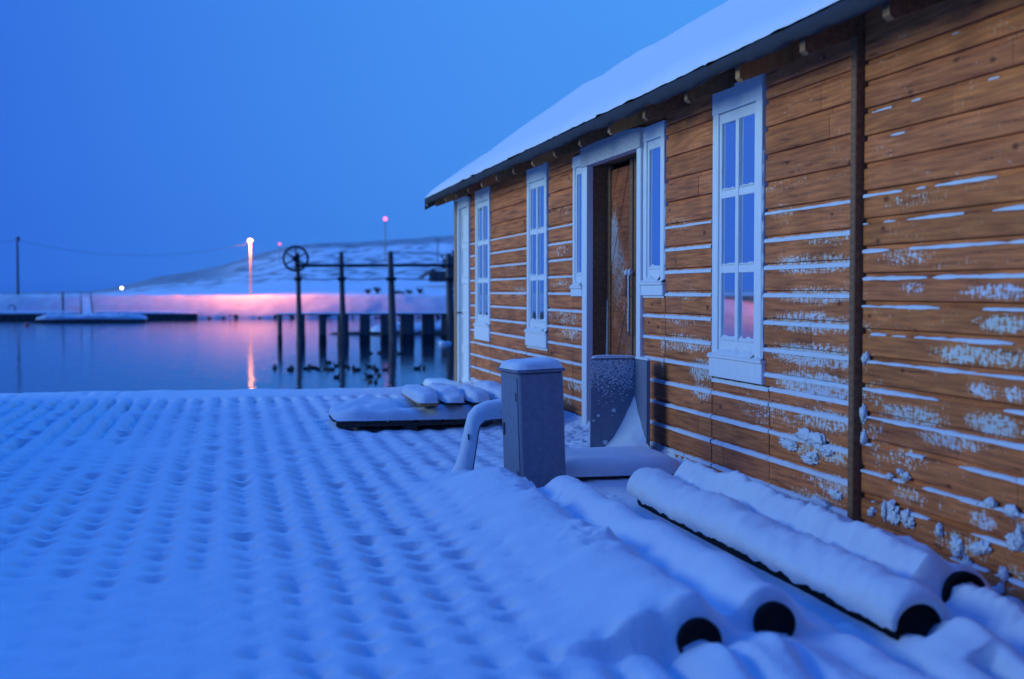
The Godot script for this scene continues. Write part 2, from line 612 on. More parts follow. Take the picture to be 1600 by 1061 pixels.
		# hollow in the drift
		h -= 0.05 * exp(-pow((x - 1.9) / 0.03, 2.0) - pow((z + 5.75) / 0.05, 2.0))
	# the drift that climbs the legs of the bent frame
	h += 0.05 * exp(-pow((x - 1.62) / 0.14, 2.0) - pow((z + 9.6) / 0.3, 2.0))
	h += 0.05 * exp(-pow((x - 1.0) / 0.12, 2.0) - pow((z + 13.5) / 0.5, 2.0))
	if z > -12.0:
		h = maxf(h, -0.215)
	# rounded far rim
	var rim := maxf(0.0, (-18.82 - z) / 0.2)
	h -= 0.25 * rim * rim
	return h

func make_deck() -> void:
	var root := Node3D.new()
	root.name = "deck"
	add_child(root)
	tag(root, "", "", "", "structure")
	# boards under the snow
	var x := -9.0 + 0.07 - 0.106
	var st0 := begin()
	span(st0, Vector3(0.012, -0.26, -19.0), Vector3(0.2, -0.205, 3.0), 0.004)
	st0.generate_normals()
	var plank := st0.commit()
	for k in range(-42, 16):
		var o := MeshInstance3D.new()
		o.mesh = plank
		o.material_override = M.dark_wood
		o.name = "plank"
		o.position = Vector3(0.07 - 0.106 + k * 0.216 + 0.104, 0, 0)
		root.add_child(o, true)
	for z in [-18.9, -16.4, -13.6, -10.8, -8.0, -5.2, -2.4, 0.4]:
		var st := begin()
		span(st, Vector3(-9, -0.49, z - 0.1), Vector3(3.36, -0.262, z + 0.1), 0.005)
		part(root, "joist", st, M.dark_wood)
	# the snow on them
	var xs := PackedFloat32Array()
	x = -9.0
	while x < 3.375:
		xs.append(x)
		x += 0.05 if x < -4.2 else 0.028 if x < -1.6 else 0.0175
	xs.append(3.376)
	var zs := PackedFloat32Array()
	var z := 2.0
	while z > -19.12:
		zs.append(z)
		z -= 0.08 if z > -3.0 else 0.0165 if z > -7.0 else 0.022 if z > -11.0 else 0.034
	var nx := xs.size()
	var nz := zs.size()
	var v := PackedVector3Array()
	v.resize(nx * nz)
	for i in nz:
		for j in nx:
			v[i * nx + j] = Vector3(xs[j], deck_height(xs[j], zs[i]), zs[i])
	var nn := PackedVector3Array()
	nn.resize(nx * nz)
	for i in nz:
		var i0 := maxi(i - 1, 0)
		var i1 := mini(i + 1, nz - 1)
		for j in nx:
			var a := v[i * nx + mini(j + 1, nx - 1)] - v[i * nx + maxi(j - 1, 0)]
			var b := v[i1 * nx + j] - v[i0 * nx + j]
			nn[i * nx + j] = a.cross(b).normalized()
	var ix := PackedInt32Array()
	for i in nz - 1:
		for j in nx - 1:
			var p := i * nx + j
			if v[p].y < -0.196 and zs[i] > -18.8:
				continue
			ix.append_array([p, p + nx, p + 1, p + 1, p + nx, p + nx + 1])
	if nn[0].y < 0:
		for i in nn.size():
			nn[i] = -nn[i]
	var a2 := []
	a2.resize(Mesh.ARRAY_MAX)
	a2[Mesh.ARRAY_VERTEX] = v
	a2[Mesh.ARRAY_NORMAL] = nn
	a2[Mesh.ARRAY_INDEX] = ix
	var me := ArrayMesh.new()
	me.add_surface_from_arrays(Mesh.PRIMITIVE_TRIANGLES, a2)
	var s := MeshInstance3D.new()
	s.name = "snow"
	s.mesh = me
	s.material_override = M.snow
	s.set_meta("kind", "stuff")
	root.add_child(s, true)
	# a landing along the wall beyond the deck's rim, by the white door
	var st2 := begin()
	span(st2, Vector3(2.95, -0.3, -21.2), Vector3(3.37, -0.12, -19.0), 0.005)
	var land := part(root, "landing", st2, M.dark_wood)
	var st3 := begin()
	snow_cap(st3, Vector3(3.16, -0.119, -20.1), 0.4, 2.3, 0.11)
	part(root, "snow_layer", st3, M.snow, true)

# ------------------------------------------------------------------ the shed

func frost_edge(z: float, y: float) -> float:
	# how much snow lies on the ledge of a board, by place: more low down and between the openings, little under the eaves
	var n := na.get_noise_2d(z * 2.1, y * 37.0) + 0.5 * nf.get_noise_2d(z * 1.6, y * 60.0)
	if z > -6.85:
		return 0.4 + 1.1 * n - 0.75 * sm(1.75, 2.2, y) - 0.25 * sm(0.5, 0.2, y) + 0.16 * na.get_noise_2d(z * 0.7, y * 3.0)
	if z > -10.2:
		return 1.0 - 1.7 * sm(1.7, 2.25, y) + 0.42 * n - 0.25 * sm(0.35, 0.1, y)
	return 0.85 - 1.5 * sm(1.95, 2.35, y) + 0.3 * n

func board(za: float, zb: float, ya: float, yb: float, pic: Dictionary, m: Material, tint: Color, push: float) -> void:
	var st := begin()
	st.set_smooth_group(-1)
	var rec := minf(0.034, (yb - ya) * 0.22)
	var prof := [Vector2(-0.03, ya), Vector2(-0.004, ya), Vector2(0, ya + 0.005), Vector2(0, yb - rec - 0.004), Vector2(-0.003, yb - rec), Vector2(-0.018, yb - rec + 0.002), Vector2(-0.018, yb - 0.004), Vector2(-0.03, yb - 0.004)]
	st.set_color(tint)
	var n := prof.size()
	for i in n - 1:
		var p: Vector2 = prof[i]
		var q: Vector2 = prof[i + 1]
		var e := q - p
		var out := Vector3(-e.y, -e.x, 0)
		var c := [Vector3(D - p.x - push, p.y, za), Vector3(D - q.x - push, q.y, za), Vector3(D - q.x - push, q.y, zb), Vector3(D - p.x - push, p.y, zb)]
		var order := [0, 1, 2, 0, 2, 3]
		if (c[1] - c[0]).cross(c[2] - c[0]).dot(out) > 0.0:
			order = [0, 2, 1, 0, 3, 2]
		for k in order:
			st.set_uv(Vector2((c[k].z - pic.z0) / (pic.z1 - pic.z0), (pic.y1 - c[k].y) / (pic.y1 - pic.y0)))
			st.add_vertex(c[k])
	for z in [za, zb]:
		for i in range(1, n - 1):
			var a := Vector3(D - prof[0].x - push, prof[0].y, z)
			var b := Vector3(D - prof[i].x - push, prof[i].y, z)
			var c2 := Vector3(D - prof[i + 1].x - push, prof[i + 1].y, z)
			st.set_uv(Vector2((z - pic.z0) / (pic.z1 - pic.z0), (pic.y1 - ya - 0.05) / (pic.y1 - pic.y0)))
			tri(st, a, b, c2, Vector3(0, 0, -1 if z == za else 1))
	var o := part(building, "board", st, m)
	# snow caught on the ledge
	var s2 := begin()
	s2.set_smooth_group(0)
	var steps := maxi(2, int((zb - za) / 0.03))
	var prev := []
	var any := false
	for i in steps + 1:
		var z := lerpf(za, zb, float(i) / steps)
		var t := frost_edge(z, yb)
		var ring := []
		if t > 0.05:
			var hgt := (0.013 if z > -6.85 else 0.018) * minf(1.0, 0.35 + t * 0.6) * (1.0 + 0.35 * nf.get_noise_2d(z * 3.0, yb * 91.0)) * clampf((t - 0.05) * 5.0, 0.1, 1.0)
			var dep := 0.019 + 0.008 * minf(1.0, t) + 0.005 * nf.get_noise_2d(z * 4.0, yb * 50.0)
			var x0 := D + 0.0175 - push
			var yl := yb - rec + 0.0015
			ring = [Vector3(x0, yl + hgt, z), Vector3(x0 - dep * 0.55, yl + hgt * 0.92, z), Vector3(x0 - dep * 0.95, yl + hgt * 0.45, z), Vector3(x0 - dep, yl - 0.004, z), Vector3(x0 - dep * 0.97, yl - 0.004 - 0.008 * minf(1.0, t), z), Vector3(x0 - 0.0165, yl - 0.006, z)]
		if prev.size() and ring.size():
			any = true
			for k in 5:
				quad(s2, prev[k], prev[k + 1], ring[k + 1], ring[k], Vector3(-1, 0.6 if k < 3 else -0.3, 0))
		elif any:
			part(o, "snow_ledge", s2, M.snow, true)
			s2 = begin()
			s2.set_smooth_group(0)
			any = false
		prev = ring
	if any:
		part(o, "snow_ledge", s2, M.snow, true)

func wall_rows(za: float, zb: float, y_from: float, y_to: float, rows: Array, pic: Dictionary, m: Material, sd: int) -> void:
	for k in rows.size() - 1:
		var ya: float = maxf(rows[k], y_from)
		var yb: float = minf(rows[k + 1], y_to)
		if yb - ya < 0.05:
			continue
		var cuts := [za, zb]
		if zb - za > 0.9 and hash2(sd, k * 7) < 0.45:
			cuts = [za, lerpf(za, zb, 0.2 + 0.6 * hash2(sd + 3, k * 5)), zb]
		if zb - za > 2.6 and cuts.size() == 2:
			cuts = [za, lerpf(za, zb, 0.2 + 0.6 * hash2(sd + 4, k)), zb]
		for i in cuts.size() - 1:
			var w := 0.8 + 0.34 * hash2(sd * 13 + i, k * 3 + 1)
			var hue := hash2(sd * 5 + i, k * 11 + 2)
			var tint := Color(w * (0.95 + 0.1 * hue), w * (0.93 + 0.12 * hue), w * (1.0 - 0.12 * hue))
			board(cuts[i] + (0.0 if i == 0 else 0.002), cuts[i + 1] - 0.002, ya, yb, pic, m, tint, 0.003 * hash2(sd + i, k * 17))

func sheath(za: float, zb: float, ya: float, yb: float) -> void:
	var st := begin()
	span(st, Vector3(D + 0.034, ya, za), Vector3(D + 0.12, yb, zb))
	part(building, "sheathing", st, M.sheath)

func rails(st: SurfaceTool, x0: float, x1: float, y0: float, y1: float, z0: float, z1: float) -> void:
	span(st, Vector3(x0, y0, z0), Vector3(x1, y1, z1), 0.004)

# A casement with a cased frame, glazing bars and a boxed apron; z0 is the far side
func window(z0: float, z1: float, y_apron: float, y_sill: float, y_top: float, cols: int, rows: int, side := 0.085, head := 0.17, flare := 0.05) -> void:
	var w := Node3D.new()
	w.name = "window"
	w.position = Vector3(D, y_apron, (z0 + z1) * 0.5)
	building.add_child(w, true)
	w.position -= building.position
	var px := D - 0.014
	var st := begin()
	# casing: two stiles and a head board whose mitres show
	rails(st, px, D + 0.10, y_sill, y_top - head, z0, z0 + side)
	rails(st, px, D + 0.10, y_sill, y_top - head, z1 - side, z1)
	rails(st, px - 0.004, D + 0.10, y_top - head + 0.0005, y_top, z0 - 0.004, z1 + 0.004)
	part(w, "casing", st, M.white)
	var a0 := z0 + side + 0.004
	var a1 := z1 - side - 0.004
	var b0 := y_sill + 0.004
	var b1 := y_top - head - 0.006
	# sash set back in the frame
	var sx := D - 0.003
	var sw := 0.036
	st = begin()
	rails(st, sx, sx + 0.04, b0, b1, a0, a0 + sw)
	rails(st, sx, sx + 0.04, b0, b1, a1 - sw, a1)
	rails(st, sx + 0.001, sx + 0.04, b1 - 0.07, b1, a0 + sw, a1 - sw)
	rails(st, sx + 0.001, sx + 0.04, b0, b0 + 0.09, a0 + sw, a1 - sw)
	part(w, "sash", st, M.white)
	var gz0 := a0 + sw
	var gz1 := a1 - sw
	var gy0 := b0 + 0.09
	var gy1 := b1 - 0.07
	var bar := 0.055
	var cw := (gz1 - gz0 - bar * (cols - 1)) / cols
	var rh := (gy1 - gy0 - bar * (rows - 1)) / rows
	for c in cols - 1:
		st = begin()
		var zz := gz0 + cw * (c + 1) + bar * c
		rails(st, sx - 0.004, sx + 0.035, gy0, gy1, zz, zz + bar)
		part(w, "mullion", st, M.white)
	for r in rows:
		for c in cols:
			var zz := gz0 + (cw + bar) * c
			var yy := gy0 + (rh + bar) * r
			st = begin()
			quad(st, Vector3(sx + 0.014, yy, zz), Vector3(sx + 0.014, yy, zz + cw), Vector3(sx + 0.014, yy + rh, zz + cw), Vector3(sx + 0.014, yy + rh, zz), Vector3.LEFT)
			part(w, "pane", st, M.glass)
			if r < rows - 1:
				st = begin()
				rails(st, sx + 0.002, sx + 0.034, yy + rh, yy + rh + bar, zz, zz + cw)
				part(w, "glazing_bar", st, M.white)
				st = begin()
				lean_snow(st, sx + 0.0135, yy + rh + bar, zz + 0.002, zz + cw - 0.002, 0.014, 0.02 if cols > 1 else 0.01)
				part(w, "bar_snow", st, M.snow, true)
			if r == 0:
				st = begin()
				lean_snow(st, sx + 0.0135, yy, zz + 0.002, zz + cw - 0.002, 0.014, 0.04)
				part(w, "bar_snow", st, M.snow, true)
	# sill and apron
	st = begin()
	rails(st, px - 0.014, D + 0.02, y_apron, y_sill - 0.035, z0 - 0.02, z1 + flare)
	part(w, "apron", st, M.white)
	st = begin()
	rails(st, px - 0.026, D + 0.06, y_sill - 0.0345, y_sill - 0.012, z0 - 0.03, z1 + flare + 0.01)
	part(w, "sill", st, M.white)
	st = begin()
	lean_snow(st, D - 0.004, y_sill - 0.012, a0, a1, 0.035, 0.06)
	lean_snow(st, px + 0.002, y_sill - 0.012, z0 - 0.028, z1 + flare + 0.008, 0.026, 0.025)
	part(w, "sill_snow", st, M.snow, true)
	# fluff in the corner between casing and boards
	st = begin()
	st.set_smooth_group(0)
	var zz2 := z1
	var last := []
	for i in 60:
		var y := lerpf(y_sill, y_top - 0.5, i / 59.0)
		var t := 0.02 * clampf(0.55 + 0.7 * nf.get_noise_2d(y * 4.0, z1 * 9.0) - 0.5 * i / 59.0, 0.02, 1.0)
		var ring := [Vector3(px + 0.006, y, zz2 + 0.001), Vector3(px + 0.008, y, zz2 + t), Vector3(D - 0.006, y, zz2 + t * 1.5), Vector3(D + 0.01, y, zz2 + t * 1.2)]
		if last:
			for k in 3:
				quad(st, last[k], last[k + 1], ring[k + 1], ring[k], Vector3(-1, 0, 1))
		last = ring
	part(w, "wind_snow", st, M.snow, true)

# a wedge of snow that lies in the angle of a level and an upright face
func lean_snow(st: SurfaceTool, x: float, y: float, z0: float, z1: float, deep: float, high: float) -> void:
	st.set_smooth_group(0)
	var n := maxi(4, int((z1 - z0) / 0.025))
	var last := []
	for i in n + 1:
		var z := lerpf(z0, z1, float(i) / n)
		var k := 0.75 + 0.5 * nf.get_noise_2d(z * 4.0, y * 33.0 + x) + 0.2 * na.get_noise_2d(z * 6.0, y * 20.0)
		k = clampf(k, 0.25, 1.4)
		var ring := [Vector3(x, y + high * k, z), Vector3(x - deep * 0.4, y + high * k * 0.72, z), Vector3(x - deep * 0.85, y + high * k * 0.38, z), Vector3(x - deep, y + 0.001, z)]
		if last:
			for q in 3:
				quad(st, last[q], last[q + 1], ring[q + 1], ring[q], Vector3(-1, 1, 0))
		last = ring

func make_shed() -> void:
	building = thing("timber_shed", Vector3(D, 0, -11.5), "long brown timber boarded harbour shed with snowy roof and white window frames", "building")
	# pictures of the boards: wood, and snow blown against them
	var near_patches := []
	for p in [[1272, 412, 66, 14, 0.85], [1272, 462, 70, 12, 0.72], [1270, 505, 72, 15, 0.85], [1272, 555, 70, 17, 1.0], [1280, 603, 66, 19, 1.0], [1285, 655, 60, 16, 0.78], [1240, 650, 70, 16, 0.6], [1275, 700, 55, 16, 0.8], [1300, 755, 36, 14, 0.8], [1270, 785, 40, 16, 0.75],
		[1295, 372, 44, 10, 0.6], [1225, 330, 24, 10, 0.5], [1225, 288, 36, 10, 0.42], [1320, 275, 26, 10, 0.42],
		[1065, 535, 52, 12, 0.72], [1080, 500, 40, 10, 0.5], [1098, 578, 20, 15, 1.0], [1095, 612, 14, 12, 0.8], [1030, 535, 18, 12, 0.8], [1032, 565, 6, 12, 0.6], [1185, 640, 30, 20, 0.6],
		[1075, 460, 40, 8, 0.55], [1060, 350, 30, 8, 0.4],
		[1430, 312, 50, 10, 0.55], [1410, 402, 44, 12, 0.6], [1428, 450, 20, 9, 0.72], [1560, 456, 50, 11, 0.95], [1570, 505, 44, 12, 0.95], [1530, 556, 76, 14, 0.92], [1538, 610, 24, 12, 0.85], [1585, 616, 18, 12, 0.9], [1425, 650, 50, 14, 0.85], [1555, 665, 46, 15, 0.95], [1480, 688, 60, 12, 0.72], [1420, 718, 36, 14, 0.6], [1535, 815, 20, 14, 0.85], [1425, 775, 26, 12, 0.6], [1480, 790, 14, 14, 0.5], [1500, 850, 44, 18, 0.6], [1580, 900, 20, 20, 0.7], [1390, 800, 20, 16, 0.6], [1370, 690, 14, 40, 0.55], [1370, 610, 12, 30, 0.5], [1470, 410, 60, 10, 0.35], [1600, 830, 20, 30, 0.6]]:
		var c := on_x(p[0], p[1], D)
		var e := on_x(p[0] + p[2], p[1], D)
		var u := on_x(p[0], p[1] + p[3], D)
		near_patches.append([c.z, c.y, absf(e.z - c.z), absf(u.y - c.y), p[4]])
	var far_patches := []
	for p in [[878, 330, 14, 8, 0.55], [878, 392, 14, 8, 0.5], [880, 495, 26, 10, 0.62], [890, 522, 20, 8, 0.62], [895, 600, 18, 9, 0.66], [885, 445, 22, 8, 0.5], [880, 622, 20, 9, 0.6], [812, 455, 10, 9, 0.5], [795, 500, 22, 9, 0.3], [795, 420, 22, 8, 0.34]]:
		var c := on_x(p[0], p[1], D)
		var e := on_x(p[0] + p[2], p[1], D)
		var u := on_x(p[0], p[1] + p[3], D)
		far_patches.append([c.z, c.y, absf(e.z - c.z), absf(u.y - c.y), p[4]])
	var near_pic := {"z0": -10.3, "z1": -3.0, "y0": -0.25, "y1": 3.05}
	var far_pic := {"z0": -20.4, "z1": -10.3, "y0": -0.25, "y1": 3.05}
	var near_mat := wood_mat(wood_picture(2000, 1000, -10.3, -3.0, -0.25, 3.05, near_patches, 31, 0.17))
	var far_mat := wood_mat(wood_picture(1600, 700, -20.4, -10.3, -0.25, 3.05, far_patches, 57, 0.08))
	# rows of boards
	var left_rows := [-0.22, -0.045, 0.13, 0.305, 0.48, 0.655, 0.83, 1.005, 1.18, 1.355, 1.53, 1.705, 1.88, 2.055, 2.23, 2.405, 2.58, 2.66, 3.0]
	var right_rows := [-0.2, -0.052, 0.1, 0.25, 0.4, 0.55, 0.7, 0.85, 1.0, 1.15, 1.3, 1.45, 1.598, 1.748, 1.898, 2.046, 2.194, 2.342, 2.488, 2.6, 3.0]
	# far part: white door, two tall windows, then the doorway
	var top := 2.99
	wall_rows(-19.03, -18.63, -0.22, top, left_rows, far_pic, far_mat, 2)
	wall_rows(-17.52, -15.28, -0.22, top, left_rows, far_pic, far_mat, 3)
	wall_rows(-18.61, -17.54, -0.22, 0.72, left_rows, far_pic, far_mat, 4)
	wall_rows(-15.26, -14.22, -0.22, 0.72, left_rows, far_pic, far_mat, 5)
	wall_rows(-18.61, -17.54, 2.72, top, left_rows, far_pic, far_mat, 6)
	wall_rows(-15.26, -14.22, 2.74, top, left_rows, far_pic, far_mat, 7)
	wall_rows(-14.20, -13.14, -0.22, top, left_rows, far_pic, far_mat, 8)
	wall_rows(-13.13, -12.675, -0.22, 1.34, left_rows, far_pic, far_mat, 9)
	wall_rows(-13.13, -10.2, 2.72, top, left_rows, far_pic, far_mat, 10)
	wall_rows(-20.1, -19.05, 2.74, top, left_rows, far_pic, far_mat, 12)
	# near part
	wall_rows(-10.76, -10.2, -0.22, 1.34, left_rows, near_pic, near_mat, 11)
	wall_rows(-10.19, -9.135, -0.22, top, left_rows, near_pic, near_mat, 14)
	wall_rows(-9.12, -8.08, -0.22, 0.73, left_rows, near_pic, near_mat, 15)
	wall_rows(-9.12, -8.2, 2.75, top, left_rows, near_pic, near_mat, 16)
	wall_rows(-8.17, -6.87, 0.74, top, left_rows, near_pic, near_mat, 17)
	wall_rows(-8.07, -6.87, -0.22, 0.74, left_rows, near_pic, near_mat, 19)
	wall_rows(-6.79, -3.02, -0.22, top, right_rows, near_pic, near_mat, 18)
	# backing wall with its openings left clear
	for s in [[-20.3, -20.04, -0.4, top], [-19.04, -18.53, -0.4, top], [-17.64, -15.16, -0.4, top], [-14.34, -13.05, -0.4, top], [-13.05, -12.66, -0.4, 1.38], [-10.79, -10.27, -0.4, 1.38], [-10.27, -9.03, -0.4, top], [-8.28, -3.0, -0.4, top], [-18.53, -17.64, -0.4, 0.88], [-18.53, -17.64, 2.6, top], [-15.16, -14.34, -0.4, 0.88], [-15.16, -14.34, 2.6, top], [-9.03, -8.28, -0.4, 0.88], [-9.03, -8.28, 2.6, top], [-13.05, -10.27, 2.66, top], [-20.04, -19.04, 2.7, top]]:
		sheath(s[0], s[1], s[2], s[3])
	# other walls, floor, ceiling
	for s in [[Vector3(D + 0.13, -0.4, -3.12), Vector3(7.4, 3.0, -3.0), "end_wall"], [Vector3(D + 0.13, -0.4, -20.3), Vector3(7.4, 3.0, -20.18), "end_wall"], [Vector3(7.4, -0.4, -20.3), Vector3(7.52, 3.0, -3.0), "back_wall"], [Vector3(D + 0.13, -0.35, -20.17), Vector3(7.39, -0.25, -3.13), "floor"], [Vector3(D + 0.13, 2.82, -20.17), Vector3(7.39, 2.9, -3.13), "ceiling"]]:
		var st := begin()
		span(st, s[0], s[1])
		part(building, s[2], st, M.inside if s[2] != "back_wall" and s[2] != "end_wall" else M.timber)
	# corner board and batten
	var st := begin()
	span(st, Vector3(D - 0.03, -0.3, -20.33), Vector3(D + 0.033, 2.98, -20.14), 0.006)
	part(building, "corner_board", st, M.orange_wood)
	st = begin()
	span(st, Vector3(D - 0.05, -0.22, -6.862), Vector3(D + 0.033, 2.74, -6.80), 0.006)
	part(building, "batten", st, M.timber)
	# windows
	window(-18.6, -17.56, 0.68, 0.905, 2.745, 2, 3, 0.1)
	window(-15.245, -14.27, 0.725, 0.91, 2.76, 2, 3, 0.1)
	window(-9.11, -8.205, 0.745, 0.915, 2.765, 2, 3, 0.11)
	window(-13.11, -12.685, 1.30, 1.41, 2.69, 1, 1, 0.075, 0.11, -0.02)
	window(-10.755, -10.21, 1.315, 1.435, 2.705, 1, 1, 0.085, 0.12, 0.01)
	white_door()
	doorway()
	roof()
	# snow thrown against the boards
	var i := 0
	for p in [[1240, 695, 24, 12], [1262, 714, 22, 12], [1268, 688, 26, 18], [1285, 702, 22, 12], [1300, 770, 20, 12], [1277, 783, 24, 14], [1240, 783, 14, 12], [1412, 742, 12, 9], [1388, 745, 7, 7], [1398, 803, 16, 22], [1420, 808, 18, 18], [1384, 796, 8, 22], [1471, 832, 9, 16], [1500, 858, 20, 18], [1512, 882, 10, 30], [1532, 858, 18, 16], [1560, 925, 12, 18], [1545, 784, 14, 11], [1585, 795, 20, 16], [1578, 845, 22, 14], [1596, 838, 10, 22], [1350, 640, 8, 22], [1352, 560, 6, 12], [1352, 690, 6, 20], [1355, 838, 14, 18], [1390, 845, 10, 14], [1570, 895, 10, 16], [1362, 800, 6, 10]]:
		var c := on_x(p[0], p[1], D - 0.008)
		var e := on_x(p[0] + p[2], p[1], D - 0.008)
		var u := on_x(p[0], p[1] + p[3], D - 0.008)
		var cs := begin()
		for q in 2:
			var dz := (hash2(i, q) - 0.5) * 0.8 * absf(e.z - c.z)
			var dy := (hash2(i + 50, q) - 0.5) * 0.8 * absf(u.y - c.y)
			lump(cs, c + Vector3(0, dy, dz), Vector3(0.008 + 0.009 * hash2(i, 9 + q), absf(u.y - c.y) * (0.38 + 0.25 * hash2(i, q + 4)), absf(e.z - c.z) * (0.3 + 0.25 * hash2(i, q + 2))), i * 1.7 + q, 0.95, 16, 2.0)
		part(building, "snow_clump", cs, M.snow, true)
		i += 1

func white_door() -> void:
	var d := Node3D.new()
	d.name = "white_door"
	building.add_child(d, true)
	d.position = Vector3(D, -0.1, -19.55) - building.position
	var z0 := -20.05
	var z1 := -19.05
	var st := begin()
	rails(st, D - 0.03, D + 0.1, -0.15, 2.70, z0, z0 + 0.1)
	rails(st, D - 0.03, D + 0.1, -0.15, 2.70, z1 - 0.1, z1)
	rails(st, D - 0.034, D + 0.1, 2.585, 2.70, z0 + 0.101, z1 - 0.101)
	part(d, "frame", st, M.white)
	st = begin()
	rails(st, D - 0.07, D + 0.03, 2.701, 2.725, z0 - 0.12, z1 - 0.1)
	part(d, "drip_cap", st, M.white)
	st = begin()
	rails(st, D + 0.02, D + 0.05, -0.1, 2.58, z0 + 0.104, z1 - 0.104)
	part(d, "leaf", st, M.white)
	for k in 5:
		st = begin()
		var y := 0.02 + k * 0.51
		rails(st, D + 0.006, D + 0.0195, y, y + 0.035, z0 + 0.2, z1 - 0.2)
		rails(st, D + 0.006, D + 0.0195, y + 0.42, y + 0.455, z0 + 0.2, z1 - 0.2)
		rails(st, D + 0.006, D + 0.0195, y + 0.0355, y + 0.4195, z0 + 0.2, z0 + 0.235)
		rails(st, D + 0.006, D + 0.0195, y + 0.0355, y + 0.4195, z1 - 0.235, z1 - 0.2)
		part(d, "panel_moulding", st, M.white)
	st = begin()
	tube(st, [Vector3(D + 0.02, 1.03, z0 + 0.15), Vector3(D - 0.05, 1.03, z0 + 0.15), Vector3(D - 0.06, 1.03, z0 + 0.17), Vector3(D - 0.06, 1.02, z0 + 0.28)], [0.012, 0.012, 0.012, 0.01], 8)
	part(d, "handle", st, M.metal)

func doorway() -> void:
	var d := Node3D.new()
	d.name = "double_door"
	building.add_child(d, true)
	d.position = Vector3(D, -0.1, -11.7) - building.position
	var z0 := -12.66
	var z1 := -10.765
	# white posts and a weathered lintel
	var st := begin()
	rails(st, D - 0.035, D + 0.03, -0.2, 2.545, z0, z0 + 0.17)
	part(d, "post", st, M.white)
	st = begin()
	rails(st, D - 0.035, D + 0.03, -0.2, 2.545, z1 - 0.11, z1)
	part(d, "post", st, M.white)
	st = begin()
	var poly := PackedVector2Array([Vector2(z0 - 0.02, 2.546), Vector2(z1 + 0.02, 2.546), Vector2(z1 + 0.02, 2.71), Vector2(z1 - 0.36, 2.73), Vector2(z1 - 0.36, 2.775), Vector2(z0 + 0.6, 2.735), Vector2(z0 - 0.02, 2.73)])
	extrude(st, poly, Vector3(D - 0.05, 0, 0), Vector3(0, 0, 1), Vector3.UP, Vector3(0.09, 0, 0))
	part(d, "lintel", st, M.lintel)
	# brown jambs and soffit of the recess
	var bx := D + 0.185
	st = begin()
	rails(st, D + 0.031, bx + 0.06, -0.2, 2.56, z0 + 0.1, z0 + 0.168)
	part(d, "jamb", st, M.timber)
	st = begin()
	rails(st, D + 0.031, bx + 0.06, -0.2, 2.56, z1 - 0.108, z1 - 0.03)
	part(d, "jamb", st, M.timber)
	st = begin()
	rails(st, D + 0.041, bx + 0.06, 2.562, 2.65, z0 + 0.1, z1 - 0.03)
	part(d, "head_jamb", st, M.timber)
	# two leaves of slanting boards
	var pic := {"z0": -12.5, "z1": -10.85, "y0": -0.2, "y1": 2.6}
	var dm := wood_mat(wood_picture(512, 768, pic.z0, pic.z1, pic.y0, pic.y1, [[-12.3, 1.8, 0.14, 0.3, 1.0], [-12.2, 1.55, 0.22, 0.32, 0.75], [-12.05, 1.1, 0.3, 0.7, 0.42], [-11.9, 0.9, 0.5, 0.5, 0.4]], 91, 0.1))
	var leaves := [[z0 + 0.172, -11.675], [-11.63, z1 - 0.112]]
	for l in 2:
		var a: float = leaves[l][0]
		var b: float = leaves[l][1]
		var leaf := Node3D.new()
		leaf.name = "leaf"
		d.add_child(leaf, true)
		leaf.position = Vector3(bx, 0, a) - where(d)
		var rect := PackedVector2Array([Vector2(a + 0.09, 0.0), Vector2(b - 0.09, 0.0), Vector2(b - 0.09, 2.5), Vector2(a + 0.09, 2.5)])
		st = begin()
		rails(st, bx - 0.012, bx + 0.03, -0.15, 2.55, a, a + 0.088)
		rails(st, bx - 0.012, bx + 0.03, -0.15, 2.55, b - 0.088, b)
		part(leaf, "stile", st, M.timber)
		var k := -14
		while k < 14:
			var s := Vector2(0.62, 1.0).normalized()
			var n := Vector2(s.y, -s.x)
			var o := Vector2((a + b) * 0.5, 1.2) + n * (k * 0.152)
			var strip := PackedVector2Array([o - s * 4 , o + s * 4, o + s * 4 + n * 0.146, o - s * 4 + n * 0.146])
			for piece in Geometry2D.intersect_polygons(rect, strip):
				st = begin()
				st.set_smooth_group(-1)
				var tone := 0.42 + 0.2 * hash2(k, l + 61)
				st.set_color(Color(tone, tone * 0.86, tone * 0.85))
				uv_plate(st, piece, bx + 0.004 * hash2(k, l), bx + 0.03, pic)
				part(leaf, "slanting_board", st, dm)
			k += 1
	# astragal and pull bars with snow along them
	st = begin()
	rails(st, bx + 0.012, bx + 0.06, -0.15, 2.55, -11.672, -11.633)
	part(d, "meeting_strip", st, M.sheath)
	for z in [-11.71, -11.6]:
		st = begin()
		tube(st, [Vector3(bx - 0.012, 1.5, z), Vector3(bx - 0.06, 1.5, z), Vector3(bx - 0.06, 0.95 if z > -11.65 else 1.3, z), Vector3(bx - 0.012, 0.95 if z > -11.65 else 1.3, z)], [0.007, 0.007, 0.007, 0.007], 8)
		part(d, "pull_bar", st, M.metal)
		st = begin()
		lump(st, Vector3(bx - 0.05, 1.52, z), Vector3(0.025, 0.03, 0.022), z, 0.4, 7)
		if z > -11.65:
			for q in 14:
				lump(st, Vector3(bx - 0.062, 1.47 - q * 0.036, z - 0.01), Vector3(0.012, 0.026, 0.01), q + 3.0, 0.4, 5)
		part(d, "bar_snow", st, M.snow, true)
	# snow blown into the far corner of the recess
	st = begin()
	for q in 26:
		var y := 0.1 + q * 0.045
		lump(st, Vector3(bx - 0.012, y, z0 + 0.178), Vector3(0.022 - q * 0.0006, 0.045, 0.02 - q * 0.0005), q * 1.3, 0.4, 6)
	part(d, "wind_snow", st, M.snow, true)

